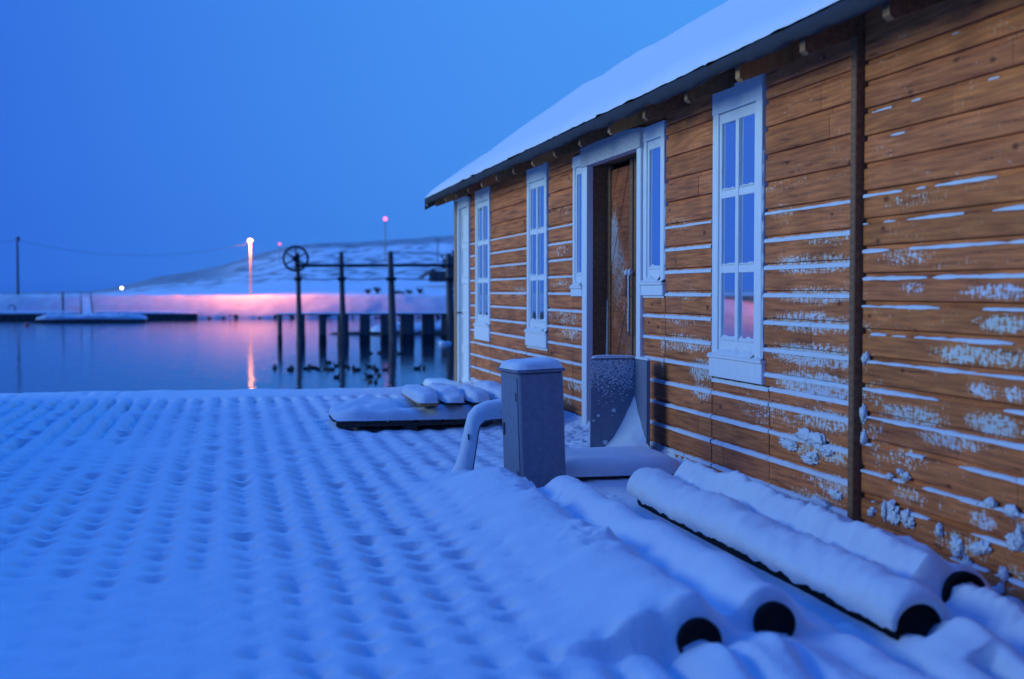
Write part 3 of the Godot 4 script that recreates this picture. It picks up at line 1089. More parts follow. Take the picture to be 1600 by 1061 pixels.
func uv_plate(st: SurfaceTool, poly: PackedVector2Array, x0: float, x1: float, pic: Dictionary) -> void:
	var idx := Geometry2D.triangulate_polygon(poly)
	for i in range(0, idx.size(), 3):
		var p := []
		for k in 3:
			var q := poly[idx[i + k]]
			p.append(Vector3(x0, q.y, q.x))
		var order := [0, 1, 2]
		if (p[1] - p[0]).cross(p[2] - p[0]).dot(Vector3.LEFT) > 0.0:
			order = [0, 2, 1]
		for k in order:
			st.set_uv(Vector2((p[k].z - pic.z0) / (pic.z1 - pic.z0), (pic.y1 - p[k].y) / (pic.y1 - pic.y0)))
			st.add_vertex(p[k])
	var cw := Geometry2D.is_polygon_clockwise(poly)
	for i in poly.size():
		var a := poly[i]
		var b := poly[(i + 1) % poly.size()]
		var e := b - a
		var o := Vector2(-e.y, e.x) if cw else Vector2(e.y, -e.x)
		st.set_uv(Vector2((a.x - pic.z0) / (pic.z1 - pic.z0), (pic.y1 - a.y) / (pic.y1 - pic.y0)))
		quad(st, Vector3(x0, a.y, a.x), Vector3(x0, b.y, b.x), Vector3(x1, b.y, b.x), Vector3(x1, a.y, a.x), Vector3(0, o.y, o.x))

func roof() -> void:
	var za := -20.62
	var zb := -2.6
	var ex := 2.98                       # eaves
	var rx := 5.42                       # ridge
	var pitch := 0.695
	var y0 := 2.70
	var sag := func(z: float) -> float: return -0.03 * sin((z - za) / (zb - za) * PI) * 0.0 + 0.012 * na.get_noise_2d(z * 0.5, 3.0)
	var r := Node3D.new()
	r.name = "roof"
	building.add_child(r, true)
	r.position = Vector3(rx, 3.0, -11.5) - building.position
	for s in [1.0, -1.0]:
		var st := begin()
		var a := Vector2(ex if s > 0 else 2 * rx - ex, y0)
		var poly := PackedVector2Array([a, Vector2(rx, y0 + (rx - ex) * pitch), Vector2(rx, y0 + (rx - ex) * pitch + 0.035), a + Vector2(0, 0.035)])
		extrude(st, poly, Vector3(0, 0, za), Vector3.RIGHT, Vector3.UP, Vector3(0, 0, zb - za))
		part(r, "roof_boards", st, M.timber)
	# felt turned over the eaves, a little wavy
	var st2 := begin()
	st2.set_smooth_group(0)
	var n := 420
	var last := []
	for i in n + 1:
		var z := lerpf(za - 0.01, zb, float(i) / n)
		var w := 0.024 * na.get_noise_2d(z * 2.6, 8.0) + 0.008 * nf.get_noise_2d(z * 1.5, 2.0)
		var b := y0 - 0.012 + w
		var t := y0 + 0.085 + 0.006 * nf.get_noise_2d(z * 2.0, 19.0)
		var ring := [Vector3(ex + 0.05, b + 0.02, z), Vector3(ex - 0.004, b, z), Vector3(ex - 0.022 + w * 0.4, b + 0.012, z), Vector3(ex - 0.026, (b + t) * 0.5, z), Vector3(ex - 0.022 + w * 0.6, t - 0.01, z), Vector3(ex + 0.02, t + 0.01, z), Vector3(ex + 0.5, t + 0.01 + 0.48 * pitch, z)]
		if last:
			for k in 6:
				quad(st2, last[k], last[k + 1], ring[k + 1], ring[k], Vector3(-1, 0.3 if k > 1 else -1.0, 0))
		last = ring
	part(r, "felt_edge", st2, M.felt, true)
	# snow on the slope, with a soft ragged rim
	for s in [1.0, -1.0]:
		var sx := begin()
		sx.set_smooth_group(0)
		var nz := 360
		var prof := [0.0, 0.004, 0.012, 0.03, 0.07, 0.14, 0.25, 0.4, 0.6, 0.8, 1.0]
		var prev := []
		for i in nz + 1:
			var z := lerpf(za - 0.02, zb, float(i) / nz)
			var ring := []
			for k in prof.size():
				var q: float = prof[k]
				var edge := 0.055 * na.get_noise_2d(z * 2.2, 41.0) + 0.03 * nf.get_noise_2d(z * 1.4, 27.0)
				var x := lerpf(ex - 0.02 + edge, rx, q)
				var th := 0.075 * pow(minf(1.0, q / 0.05), 0.5) + 0.035 * na.get_noise_2d(z * 0.7, q * 3.0 + 60.0) * minf(1.0, q * 10.0)
				var endf := clampf((z - za + 0.02) / 0.1, 0.0, 1.0)
				th *= 0.25 + 0.75 * sqrt(endf)
				var y := y0 + 0.098 + (maxf(x, ex - 0.02) - ex) * pitch + th
				ring.append(Vector3(x if s > 0 else 2 * rx - x, y, z))
			if prev:
				for k in prof.size() - 1:
					quad(sx, prev[k], prev[k + 1], ring[k + 1], ring[k], Vector3(-0.5 * s, 1, 0))
			prev = ring
		part(r, "roof_snow", sx, M.snow, true)
	# verge board at the far end with a frosted tip
	var sv := begin()
	var vp := PackedVector2Array([Vector2(ex - 0.03, y0 - 0.1), Vector2(ex + 0.1, y0 - 0.03), Vector2(ex + 0.25, y0 + 0.02), Vector2(rx, y0 + (rx - ex) * pitch - 0.1), Vector2(rx, y0 + (rx - ex) * pitch + 0.1), Vector2(ex - 0.03, y0 + 0.085)])
	extrude(sv, vp, Vector3(0, 0, za - 0.05), Vector3.RIGHT, Vector3.UP, Vector3(0, 0, 0.04))
	part(r, "verge_board", sv, M.dark_wood)
	sv = begin()
	lump(sv, Vector3(ex + 0.0, y0 + 0.02, za + 0.0), Vector3(0.02, 0.06, 0.03), 4.0, 0.4, 8)
	part(r, "frost", sv, M.snow, true)
	# rafter tails under the eaves, and the wall plate blocks between them
	var z := -3.1 - 0.02
	var k := 0
	z = -20.1
	while z < -3.0:
		var st := begin()
		var c := Vector3((ex + 0.06 + D + 0.1) * 0.5, 0, z)
		var tail := PackedVector2Array([Vector2(ex + 0.05, y0 + 0.02), Vector2(ex + 0.05, y0 - 0.055), Vector2(ex + 0.075, y0 - 0.075), Vector2(D + 0.02, y0 - 0.075 + (D - ex - 0.06) * pitch * 0.55), Vector2(D + 0.02, y0 + (D + 0.02 - ex) * pitch - 0.003), Vector2(ex + 0.07, y0 + 0.07 * pitch - 0.006)])
		extrude(st, tail, Vector3(0, 0, z - 0.035), Vector3.RIGHT, Vector3.UP, Vector3(0, 0, 0.07))
		part(r, "rafter_tail", st, M.orange_wood if k % 3 == 1 else M.timber)
		z += 0.948
		k += 1
	for e in [za + 0.3, zb - 0.42]:
		var sg := begin()
		var tri_poly := PackedVector2Array([Vector2(D + 0.13, 3.001), Vector2(7.4, 3.001), Vector2(rx, y0 + (rx - ex) * pitch - 0.01)])
		extrude(sg, tri_poly, Vector3(0, 0, e), Vector3.RIGHT, Vector3.UP, Vector3(0, 0, 0.1))
		part(r, "gable", sg, M.timber)

# ------------------------------------------------------------------ things on the deck

func make_added_storehouse() -> void:
	# unseen, added left of the frame to keep the low glow off the deck
	var o := thing("added_storehouse", Vector3(-7.4, -0.1, -9.0), "long low timber storehouse with snowy roof, added out of view to keep low light off the deck", "building")
	var st := begin()
	span(st, Vector3(-8.9, -0.12, -18.6), Vector3(-5.95, 2.0, 1.6))
	part(o, "wall", st, M.timber)
	for k in 11:
		st = begin()
		span(st, Vector3(-5.949, 0.02 + k * 0.178, -18.62), Vector3(-5.925, 0.19 + k * 0.178, 1.62), 0.004)
		part(o, "board", st, M.timber)
	st = begin()
	extrude(st, PackedVector2Array([Vector2(-5.7, 1.98), Vector2(-7.4, 2.55), Vector2(-9.1, 1.98), Vector2(-9.1, 2.06), Vector2(-7.4, 2.63), Vector2(-5.7, 2.06)]), Vector3(0, 0, -18.9), Vector3.RIGHT, Vector3.UP, Vector3(0, 0, 20.8))
	part(o, "roof", st, M.felt)
	st = begin()
	extrude(st, PackedVector2Array([Vector2(-5.69, 2.062), Vector2(-7.4, 2.632), Vector2(-9.11, 2.062), Vector2(-9.1, 2.12), Vector2(-8.9, 2.23), Vector2(-7.4, 2.73), Vector2(-5.9, 2.23), Vector2(-5.7, 2.12)]), Vector3(0, 0, -18.92), Vector3.RIGHT, Vector3.UP, Vector3(0, 0, 20.84))
	part(o, "roof_snow", st, M.snow)
	st = begin()
	span(st, Vector3(-5.92, 0.0, -10.0), Vector3(-5.9, 1.85, -8.9), 0.005)
	part(o, "door", st, M.dark_wood)

func make_cabinets() -> void:
	# the closed one
	var c := thing("cabinet", Vector3(2.085, -0.07, -9.16), "closed slate grey metal cabinet capped with snow, leaning on the drifted deck", "cabinet")
	c.rotation = Vector3(0, deg_to_rad(7.0), deg_to_rad(2.0))
	var sub := func(called: String, st: SurfaceTool, m: Material, smooth := false) -> void:
		if smooth: st.index()
		st.generate_normals()
		var o := MeshInstance3D.new()
		o.mesh = st.commit()
		o.material_override = m
		o.name = called
		c.add_child(o, true)
	var st := begin()
	box(st, Vector3(0, 0.435, 0), Vector3(0.325, 0.86, 0.40), 0.012)
	sub.call("body", st, M.cabinet)
	st = begin()
	box(st, Vector3(-0.1665, 0.43, 0.0), Vector3(0.008, 0.8, 0.34), 0.004)
	sub.call("door", st, M.cabinet)
	st = begin()
	box(st, Vector3(-0.004, 0.877, 0.004), Vector3(0.355, 0.022, 0.43), 0.006)
	sub.call("lid", st, M.cabinet)
	st = begin()
	box(st, Vector3(0, 0.15, 0.2015), Vector3(0.31, 0.004, 0.004))
	sub.call("seam", st, M.cabinet)
	for hy in [0.16, 0.7]:
		st = begin()
		box(st, Vector3(-0.1725, hy, 0.15), Vector3(0.012, 0.06, 0.022), 0.003)
		sub.call("hinge", st, M.metal)
	st = begin()
	box(st, Vector3(-0.176, 0.46, -0.12), Vector3(0.016, 0.09, 0.022), 0.005)
	sub.call("latch", st, M.metal)
	st = begin()
	snow_cap(st, Vector3(-0.004, 0.888, 0.004), 0.355, 0.43, 0.06, 0.08, 0.012)
	sub.call("snow_cap", st, M.snow, true)

	# the open shell by the doorway
	var o := thing("cabinet_shell", Vector3(3.05, -0.03, -10.4), "open grey metal cabinet shell beside the double door with snow drifted in its corner", "cabinet")
	var zb := -10.52
	st = begin()
	var bp := PackedVector2Array([Vector2(2.855, -0.05), Vector2(3.225, -0.05), Vector2(3.225, 0.80), Vector2(2.885, 0.815), Vector2(2.862, 0.805), Vector2(2.855, 0.78)])
	extrude(st, bp, Vector3(0, 0, zb), Vector3.RIGHT, Vector3.UP, Vector3(0, 0, -0.02))
	part(o, "back_panel", st, M.cabinet)
	st = begin()
	span(st, Vector3(3.226, -0.05, zb - 0.019), Vector3(3.244, 0.80, zb + 0.36), 0.003)
	span(st, Vector3(3.214, -0.05, zb + 0.345), Vector3(3.2255, 0.798, zb + 0.36), 0.003)
	part(o, "side_panel", st, M.cabinet)
	st = begin()
	snow_cap(st, Vector3(3.05, 0.806, zb - 0.008), 0.36, 0.03, 0.03, 0.2, 0.012)
	snow_cap(st, Vector3(3.235, 0.802, zb + 0.17), 0.025, 0.36, 0.02, 0.2, 0.01)
	part(o, "rim_snow", st, M.snow, true)
	# rime on the upper back panel
	st = begin()
	rng.seed = 77
	for i in 1500:
		var y := 0.79 - absf(rng.randfn(0.0, 0.12))
		var x := rng.randf_range(2.86, 3.22)
		if y < 0.45 + 0.12 * sin(x * 14.0):
			continue
		var s := rng.randf_range(0.002, 0.0065)
		lump(st, Vector3(x, y, zb + 0.001), Vector3(s, s * 1.1, 0.004), i, 0.3, 3)
	for p in [[3.05, 0.38, 0.016], [2.92, 0.34, 0.012], [2.98, 0.12, 0.022], [3.16, 0.30, 0.012], [2.88, 0.30, 0.01]]:
		lump(st, Vector3(p[0], p[1], zb + 0.002), Vector3(p[2], p[2] * 0.9, 0.008), p[0] * 9.0, 0.5, 6)
	var rime := part(o, "rime", st, M.snow, true)
	rime.set_meta("kind", "stuff")
	# drift in the corner
	st = begin()
	st.set_smooth_group(0)
	var at := func(u: float, v: float) -> Vector3:
		# u: along the back panel from its free edge to the corner, then v: out from the corner
		var x := lerpf(2.86, 3.224, u)
		var back := 0.02 + 0.46 * pow(u, 1.7)
		var out := lerpf(0.0, 0.5, v)
		var y := back * (1.0 - v) * (1.0 - 0.3 * v) + 0.06 * v
		y *= 1.0 + 0.1 * na.get_noise_2d(x * 9.0, v * 4.0)
		return Vector3(x, y, zb + 0.001 + out)
	sheet(st, 26, 26, at, Vector3.UP)
	part(o, "snow_drift", st, M.snow, true)

	# the low plank between the cabinets
	var p := thing("plank", Vector3(2.75, 0.0, -9.6), "low plank bridging the cabinets and the wall under a thick slab of snow", "plank")
	st = begin()
	span(st, Vector3(2.28, -0.01, -9.95), Vector3(3.2, 0.03, -9.25), 0.006)
	part(p, "board", st, M.dark_wood)
	for x in [2.4, 3.02]:
		st = begin()
		span(st, Vector3(x, -0.1, -9.9), Vector3(x + 0.07, -0.011, -9.3), 0.004)
		part(p, "bearer", st, M.dark_wood)
	st = begin()
	snow_cap(st, Vector3(2.74, 0.031, -9.62), 0.98, 0.82, 0.125, 0.07, 0.02)
	part(p, "snow_slab", st, M.snow, true)

func make_frame() -> void:
	# a bent flat bar standing on the deck, plastered with snow
	var z := -9.72
	var f := thing("bent_frame", Vector3(1.8, 0.0, z), "bent metal frame plastered with snow, standing beside the closed grey cabinet", "frame")
	var inner := []
	for p in [[736, 748], [739, 720], [743, 695], [746, 674], [749, 664], [755, 658], [765, 656], [790, 655], [830, 655]]:
		inner.append(on_z(p[0], p[1], z))
	var outer := []
	for p in [[696, 750], [711, 730], [720, 700], [727, 666], [732, 646], [742, 634], [760, 626], [790, 622], [830, 623]]:
		outer.append(on_z(p[0], p[1], z))
	var st := begin()
	st.set_smooth_group(-1)
	for i in inner.size() - 1:
		var a: Vector3 = inner[i]
		var b: Vector3 = inner[i + 1]
		var t := (b - a).normalized()
		var n := Vector3(-t.y, t.x, 0) * 0.012
		for w in [[0.07, -0.07]]:
			var q := [a + Vector3(0, 0, w[0]), b + Vector3(0, 0, w[0]), b + n + Vector3(0, 0, w[0]), a + n + Vector3(0, 0, w[0])]
			var q2 := []
			for v in q: q2.append(v + Vector3(0, 0, w[1] - w[0]))
			quad(st, q[0], q[1], q[2], q[3], Vector3.BACK)
			quad(st, q2[0], q2[1], q2[2], q2[3], Vector3.FORWARD)
			quad(st, q[0], q[1], q2[1], q2[0], -n)
			quad(st, q[2], q[3], q2[3], q2[2], n)
	part(f, "bar", st, M.metal)
	st = begin()
	st.set_smooth_group(0)
	var last := []
	for i in inner.size():
		var a: Vector3 = inner[i]
		var t := ((inner[mini(i + 1, inner.size() - 1)] as Vector3) - (inner[maxi(i - 1, 0)] as Vector3)).normalized()
		a += Vector3(-t.y, t.x, 0) * 0.012
		var b: Vector3 = outer[i]
		var w := 0.085 - (0.01 if i > 3 else 0.0)
		var ring := [a + Vector3(0, 0, w), a.lerp(b, 0.45) + Vector3(0, 0, w * 1.02), a.lerp(b, 0.8) + Vector3(0, 0, w * 0.86), a.lerp(b, 0.96) + Vector3(0, 0, w * 0.5), b, a.lerp(b, 0.96) - Vector3(0, 0, w * 0.5), a.lerp(b, 0.8) - Vector3(0, 0, w * 0.86), a - Vector3(0, 0, w)]
		if last:
			for k in 7:
				var mid: Vector3 = (ring[k] + ring[k + 1]) * 0.5 - a.lerp(b, 0.3)
				quad(st, last[k], last[k + 1], ring[k + 1], ring[k], mid)
		last = ring
	part(f, "snow_coat", st, M.snow, true)
	st = begin()
	var hp := on_z(729, 681, z) + Vector3(0, 0, 0.0835)
	tube(st, [hp + Vector3(-0.003, 0.022, 0), hp + Vector3(0.002, -0.022, 0.0)], [0.009, 0.009], 8, true, 0.5)
	part(f, "slot", st, M.black)

func make_pallets() -> void:
	var a := thing("pallet", Vector3(1.7, 0.0, -13.6), "lower snow-covered wooden pallet lying flat on the deck", "pallet")
	for z in [-13.13, -13.6, -14.1]:
		var st := begin()
		span(st, Vector3(1.0, 0.03, z - 0.05), Vector3(2.55, 0.065, z + 0.05), 0.004)
		part(a, "slat", st, M.dark_wood)
		for x in [1.09, 1.72, 2.4]:
			var sb := begin()
			span(sb, Vector3(x - 0.07, -0.08, z - 0.05), Vector3(x + 0.07, 0.029, z + 0.05), 0.004)
			part(a, "block", sb, M.dark_wood)
	for k in 6:
		var st := begin()
		span(st, Vector3(1.0 + k * 0.265, 0.066, -14.2), Vector3(1.22 + k * 0.265, 0.088, -13.07), 0.003)
		part(a, "deck_board", st, M.dark_wood)
	var ss := begin()
	snow_cap(ss, Vector3(1.77, 0.089, -13.63), 1.56, 1.16, 0.135, 0.4, 0.02, Basis(), 3.0, 0.25)
	part(a, "snow_cap", ss, M.snow, true)

	var b := thing("pallet", Vector3(2.4, 0.15, -13.7), "upper wooden pallet with orange edged boards, loaded with loaves of snow", "pallet")
	for z in [-13.25, -13.8, -14.3]:
		var st := begin()
		span(st, Vector3(1.83, 0.205, z - 0.045), Vector3(3.1, 0.228, z + 0.045), 0.003)
		part(b, "bearer", st, M.dark_wood)
	for k in 5:
		var x := 1.80 + k * 0.262
		var st := begin()
		span(st, Vector3(x, 0.229, -14.42), Vector3(x + 0.185, 0.256, -12.98), 0.003)
		part(b, "deck_board", st, M.orange_wood if k == 0 else M.dark_wood)
		st = begin()
		snow_cap(st, Vector3(x + 0.0925, 0.257, -13.7), 0.205, 1.46, 0.11, 0.32, 0.014, Basis(), k * 5.0)
		part(b, "snow_loaf", st, M.snow, true)
	var sf := begin()
	snow_cap(sf, Vector3(2.45, 0.229, -13.9), 1.25, 1.0, 0.085, 0.2, 0.0, Basis(), 9.0)
	part(b, "snow_between", sf, M.snow, true)

func pipe_shape(x: float, y: float, z0: float, z1: float, r: float, bore: float) -> SurfaceTool:
	# a plastic pipe closed by a black disc standing for its shaded inside, with a wall 12 mm thick
	var st := begin()
	tube(st, [Vector3(x, y, z0), Vector3(x, y, (z0 + z1) * 0.5), Vector3(x, y, z1)], [r, r, r], 24, false)
	st.set_smooth_group(0)
	for i in 24:
		var a := TAU * i / 24
		var b := TAU * (i + 1) / 24
		var q := r - 0.012
		var da := Vector3(cos(a), sin(a), 0)
		var db := Vector3(cos(b), sin(b), 0)
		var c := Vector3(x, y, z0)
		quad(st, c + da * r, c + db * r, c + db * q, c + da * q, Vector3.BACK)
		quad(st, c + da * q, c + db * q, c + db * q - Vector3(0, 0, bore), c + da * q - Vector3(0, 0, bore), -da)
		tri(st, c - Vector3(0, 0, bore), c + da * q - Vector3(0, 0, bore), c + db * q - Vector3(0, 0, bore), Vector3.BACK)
	return st

func make_pipes() -> void:
	var g := "black plastic pipes lying along the wall"
	var specs := [
		[1.715, 0.035, -4.745, -8.8, 0.086, "black pipe mouth under the broad outer snow drift, farthest from the wall"],
		[2.07, 0.05, -4.875, -8.3, 0.085, "black pipe under the second snow ridge, beside the broad outer drift"],
		[2.63, 0.03, -4.79, -8.2, 0.098, "raised black pipe with its dark flank showing along a slot in the snow"],
		[3.0, 0.075, -5.07, -8.15, 0.1, "black pipe choked with snow, lying right against the timber wall"],
	]
	for s in specs:
		var p := thing("plastic_pipe", Vector3(s[0], s[1] - s[4], (s[2] + s[3]) * 0.5), s[5], "pipe", g)
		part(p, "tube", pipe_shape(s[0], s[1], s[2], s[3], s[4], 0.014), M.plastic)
		if s[0] > 2.9:
			var sp := begin()
			lump(sp, Vector3(s[0] + 0.01, s[1] - 0.022, s[2] - 0.01), Vector3(0.084, 0.078, 0.07), 5.0, 0.25, 12)
			part(p, "snow_plug", sp, M.snow, true)
		if s[0] > 2.5 and s[0] < 2.8:
			# its own cap of snow, hanging over the slot
			var st := begin()
			st.set_smooth_group(0)
			var last := []
			var n := 200
			for i in n + 1:
				var z := lerpf(s[2] + 0.03, s[3] - 0.05, float(i) / n)
				var e := clampf((s[2] + 0.03 - z) / 0.09, 0.0, 1.0)
				var k := sqrt(1.0 - (1.0 - e) * (1.0 - e))
				var ring := []
				for j in 15:
					var a := lerpf(PI * 0.97, -0.25, j / 14.0)
					if j == 0:
						a += 0.12 + 0.2 * nf.get_noise_2d(z * 2.2, 4.0)
					var t: float = s[4] + 0.004 + (0.062 + 0.04 * na.get_noise_2d(z * 1.7, j * 0.2) + 0.016 * nf.get_noise_2d(z * 1.6, j * 0.3) + 0.012 * nf.get_noise_2d(z * 4.0, j * 0.7 + 9.0)) * (0.45 + 0.55 * sin(clampf(a, 0.0, PI))) * (0.3 + 0.7 * k) 
					if j == 0 or j == 14:
						t = s[4] + 0.012
					ring.append(Vector3(s[0] + cos(a) * t * 1.08, s[1] + sin(a) * t, z))
				if last:
					for q in 14:
						var mid: Vector3 = (ring[q] + ring[q + 1]) * 0.5 - Vector3(s[0], s[1], z)
						quad(st, last[q], last[q + 1], ring[q + 1], ring[q], mid)
				else:
					for q in 14:
						var a0: Vector3 = (ring[q] - Vector3(s[0], s[1], z)).normalized() * s[4] + Vector3(s[0], s[1], z - 0.02)
						var a1: Vector3 = (ring[q + 1] - Vector3(s[0], s[1], z)).normalized() * s[4] + Vector3(s[0], s[1], z - 0.02)
						quad(st, ring[q], ring[q + 1], a1, a0, Vector3.BACK)
				last = ring
			part(p, "snow_cap", st, M.snow, true)

# ------------------------------------------------------------------ water, far shore, hill

func make_water() -> void:
	var st := begin()
	quad(st, Vector3(-700, WATER, 60), Vector3(700, WATER, 60), Vector3(700, WATER, -260), Vector3(-700, WATER, -260), Vector3.UP)
	struct("water", st, M.water)
	var sb := begin()
	quad(sb, Vector3(-700, WATER - 3.0, 60), Vector3(700, WATER - 3.0, 60), Vector3(700, WATER - 3.0, -260), Vector3(-700, WATER - 3.0, -260), Vector3.UP)
	struct("seabed", sb, M.rock)

func crest(px: float) -> float:
	# skyline of the hill, as a height in the photograph, for a direction px
	var pts := [[-900, 452], [-300, 455], [0, 458], [140, 456], [190, 447], [240, 434], [300, 424], [350, 414], [400, 398], [450, 385], [500, 380], [560, 378], [620, 374], [700, 369], [800, 360], [1000, 352], [1400, 380], [2200, 430]]
	for i in pts.size() - 1:
		if px <= pts[i + 1][0]:
			return lerpf(pts[i][1], pts[i + 1][1], clampf((px - pts[i][0]) / (pts[i + 1][0] - pts[i][0]), 0.0, 1.0))
	return 440.0

func far_point(px: float, y_pix: float, r: float) -> Vector3:
	# direction px at horizontal distance r along the view, at the height seen at y_pix
	var d := ray(px, y_pix)
	return EYE + d * (r / Vector2(d.x, d.z).length())

func make_shore() -> void:
	# snow bank across the water: its foot at the waterline, its top a shelf
	var st := begin()
	st.set_smooth_group(0)
	var rows := [[0.0, -2.2], [0.4, -1.7], [1.2, -1.2], [2.6, -0.55], [4.2, 0.1], [5.6, 0.52], [7.0, 0.7], [9.0, 0.74], [13.0, 0.72], [22.0, 0.7], [60.0, 0.6]]
	var last := []
	for i in 641:
		var x := lerpf(-190.0, 130.0, i / 640.0)
		var ring := []
		for k in rows.size():
			var off: float = rows[k][0]
			var y: float = rows[k][1]
			y += (0.3 * na.get_noise_2d(x * 0.3, off * 0.5) + 0.22 * nf.get_noise_2d(x * 0.2, off * 0.25)) * (1.0 if k > 0 and k < 9 else 0.2)
			ring.append(Vector3(x, y, -161.5 - off - 1.5 * na.get_noise_2d(x * 0.05, 9.0)))
		if last:
			for k in rows.size() - 1:
				quad(st, last[k], last[k + 1], ring[k + 1], ring[k], Vector3(0, 1, 1))
		last = ring
	struct("shore", st, M.old_snow, true)
	# hill behind
	var hs := begin()
	hs.set_smooth_group(0)
	var cols := 260
	var depth := 90
	var grid := []
	var shade := []
	for i in depth + 1:
		var t := float(i) / depth
		var r := 176.0 * pow(900.0 / 176.0, t)
		var row := []
		var cr := []
		for j in cols + 1:
			var px := lerpf(-700.0, 1700.0, float(j) / cols)
			var top := crest(px)
			var y := lerpf(463.0, top, pow(t, 0.8))
			var bump := 2.6 * na.get_noise_2d(px * 0.05, t * 9.0) + 1.4 * nf.get_noise_2d(px * 0.02, t * 8.0)
			y += bump * t * (1.0 - t * 0.55)
			row.append(far_point(px, y, r))
			# bare rock and scrub in bands across the slope
			var band := na.get_noise_2d(px * 0.04 + t * 3.0, t * 22.0) + 0.7 * nf.get_noise_2d(px * 0.025, t * 14.0)
			var bare := sm(-0.02, 0.4, band) * sm(0.14, 0.32, t)
			if px < 420.0:
				bare = maxf(bare, sm(0.42, 0.62, t + 0.15 * nf.get_noise_2d(px * 0.02, t * 5.0)) * 0.8 * sm(430.0, 300.0, px))
			bare = maxf(bare, 0.75 * sm(0.84, 0.9, t + 0.05 * band))
			var a := lerpf(0.78, 0.15, clampf(bare, 0.0, 1.0))
			cr.append(Color(a, a * 1.01, a * 1.03))
		grid.append(row)
		shade.append(cr)
	for i in depth:
		for j in cols:
			var q := [[i, j], [i, j + 1], [i + 1, j + 1], [i + 1, j]]
			var a: Vector3 = grid[i][j]
			var b: Vector3 = grid[i][j + 1]
			var c: Vector3 = grid[i + 1][j + 1]
			var order := [0, 1, 2, 0, 2, 3]
			if (b - a).cross(c - a).dot(Vector3(0, 1, 0.3)) > 0.0:
				order = [0, 2, 1, 0, 3, 2]
			for k in order:
				hs.set_color(shade[q[k][0]][q[k][1]])
				hs.add_vertex(grid[q[k][0]][q[k][1]])
	struct("hill", hs, M.tinted, true)
	# stones along the foot of the bank
	var rs := begin()
	rng.seed = 5
	for i in 70:
		var x := rng.randf_range(-2.0, 40.0) if i < 45 else rng.randf_range(-50.0, 40.0)
		var s := rng.randf_range(0.08, 0.24)
		lump(rs, Vector3(x, WATER + rng.randf_range(0.0, 0.35), -161.2 - 1.5 * na.get_noise_2d(x * 0.05, 9.0)), Vector3(s * 1.4, s * 0.8, s), i, 0.5, 4)
	var stones := part(self, "shore_stones", rs, M.rock, true)
	tag(stones, "dark stones along the foot of the pink lit snow bank", "stones", "", "stuff")

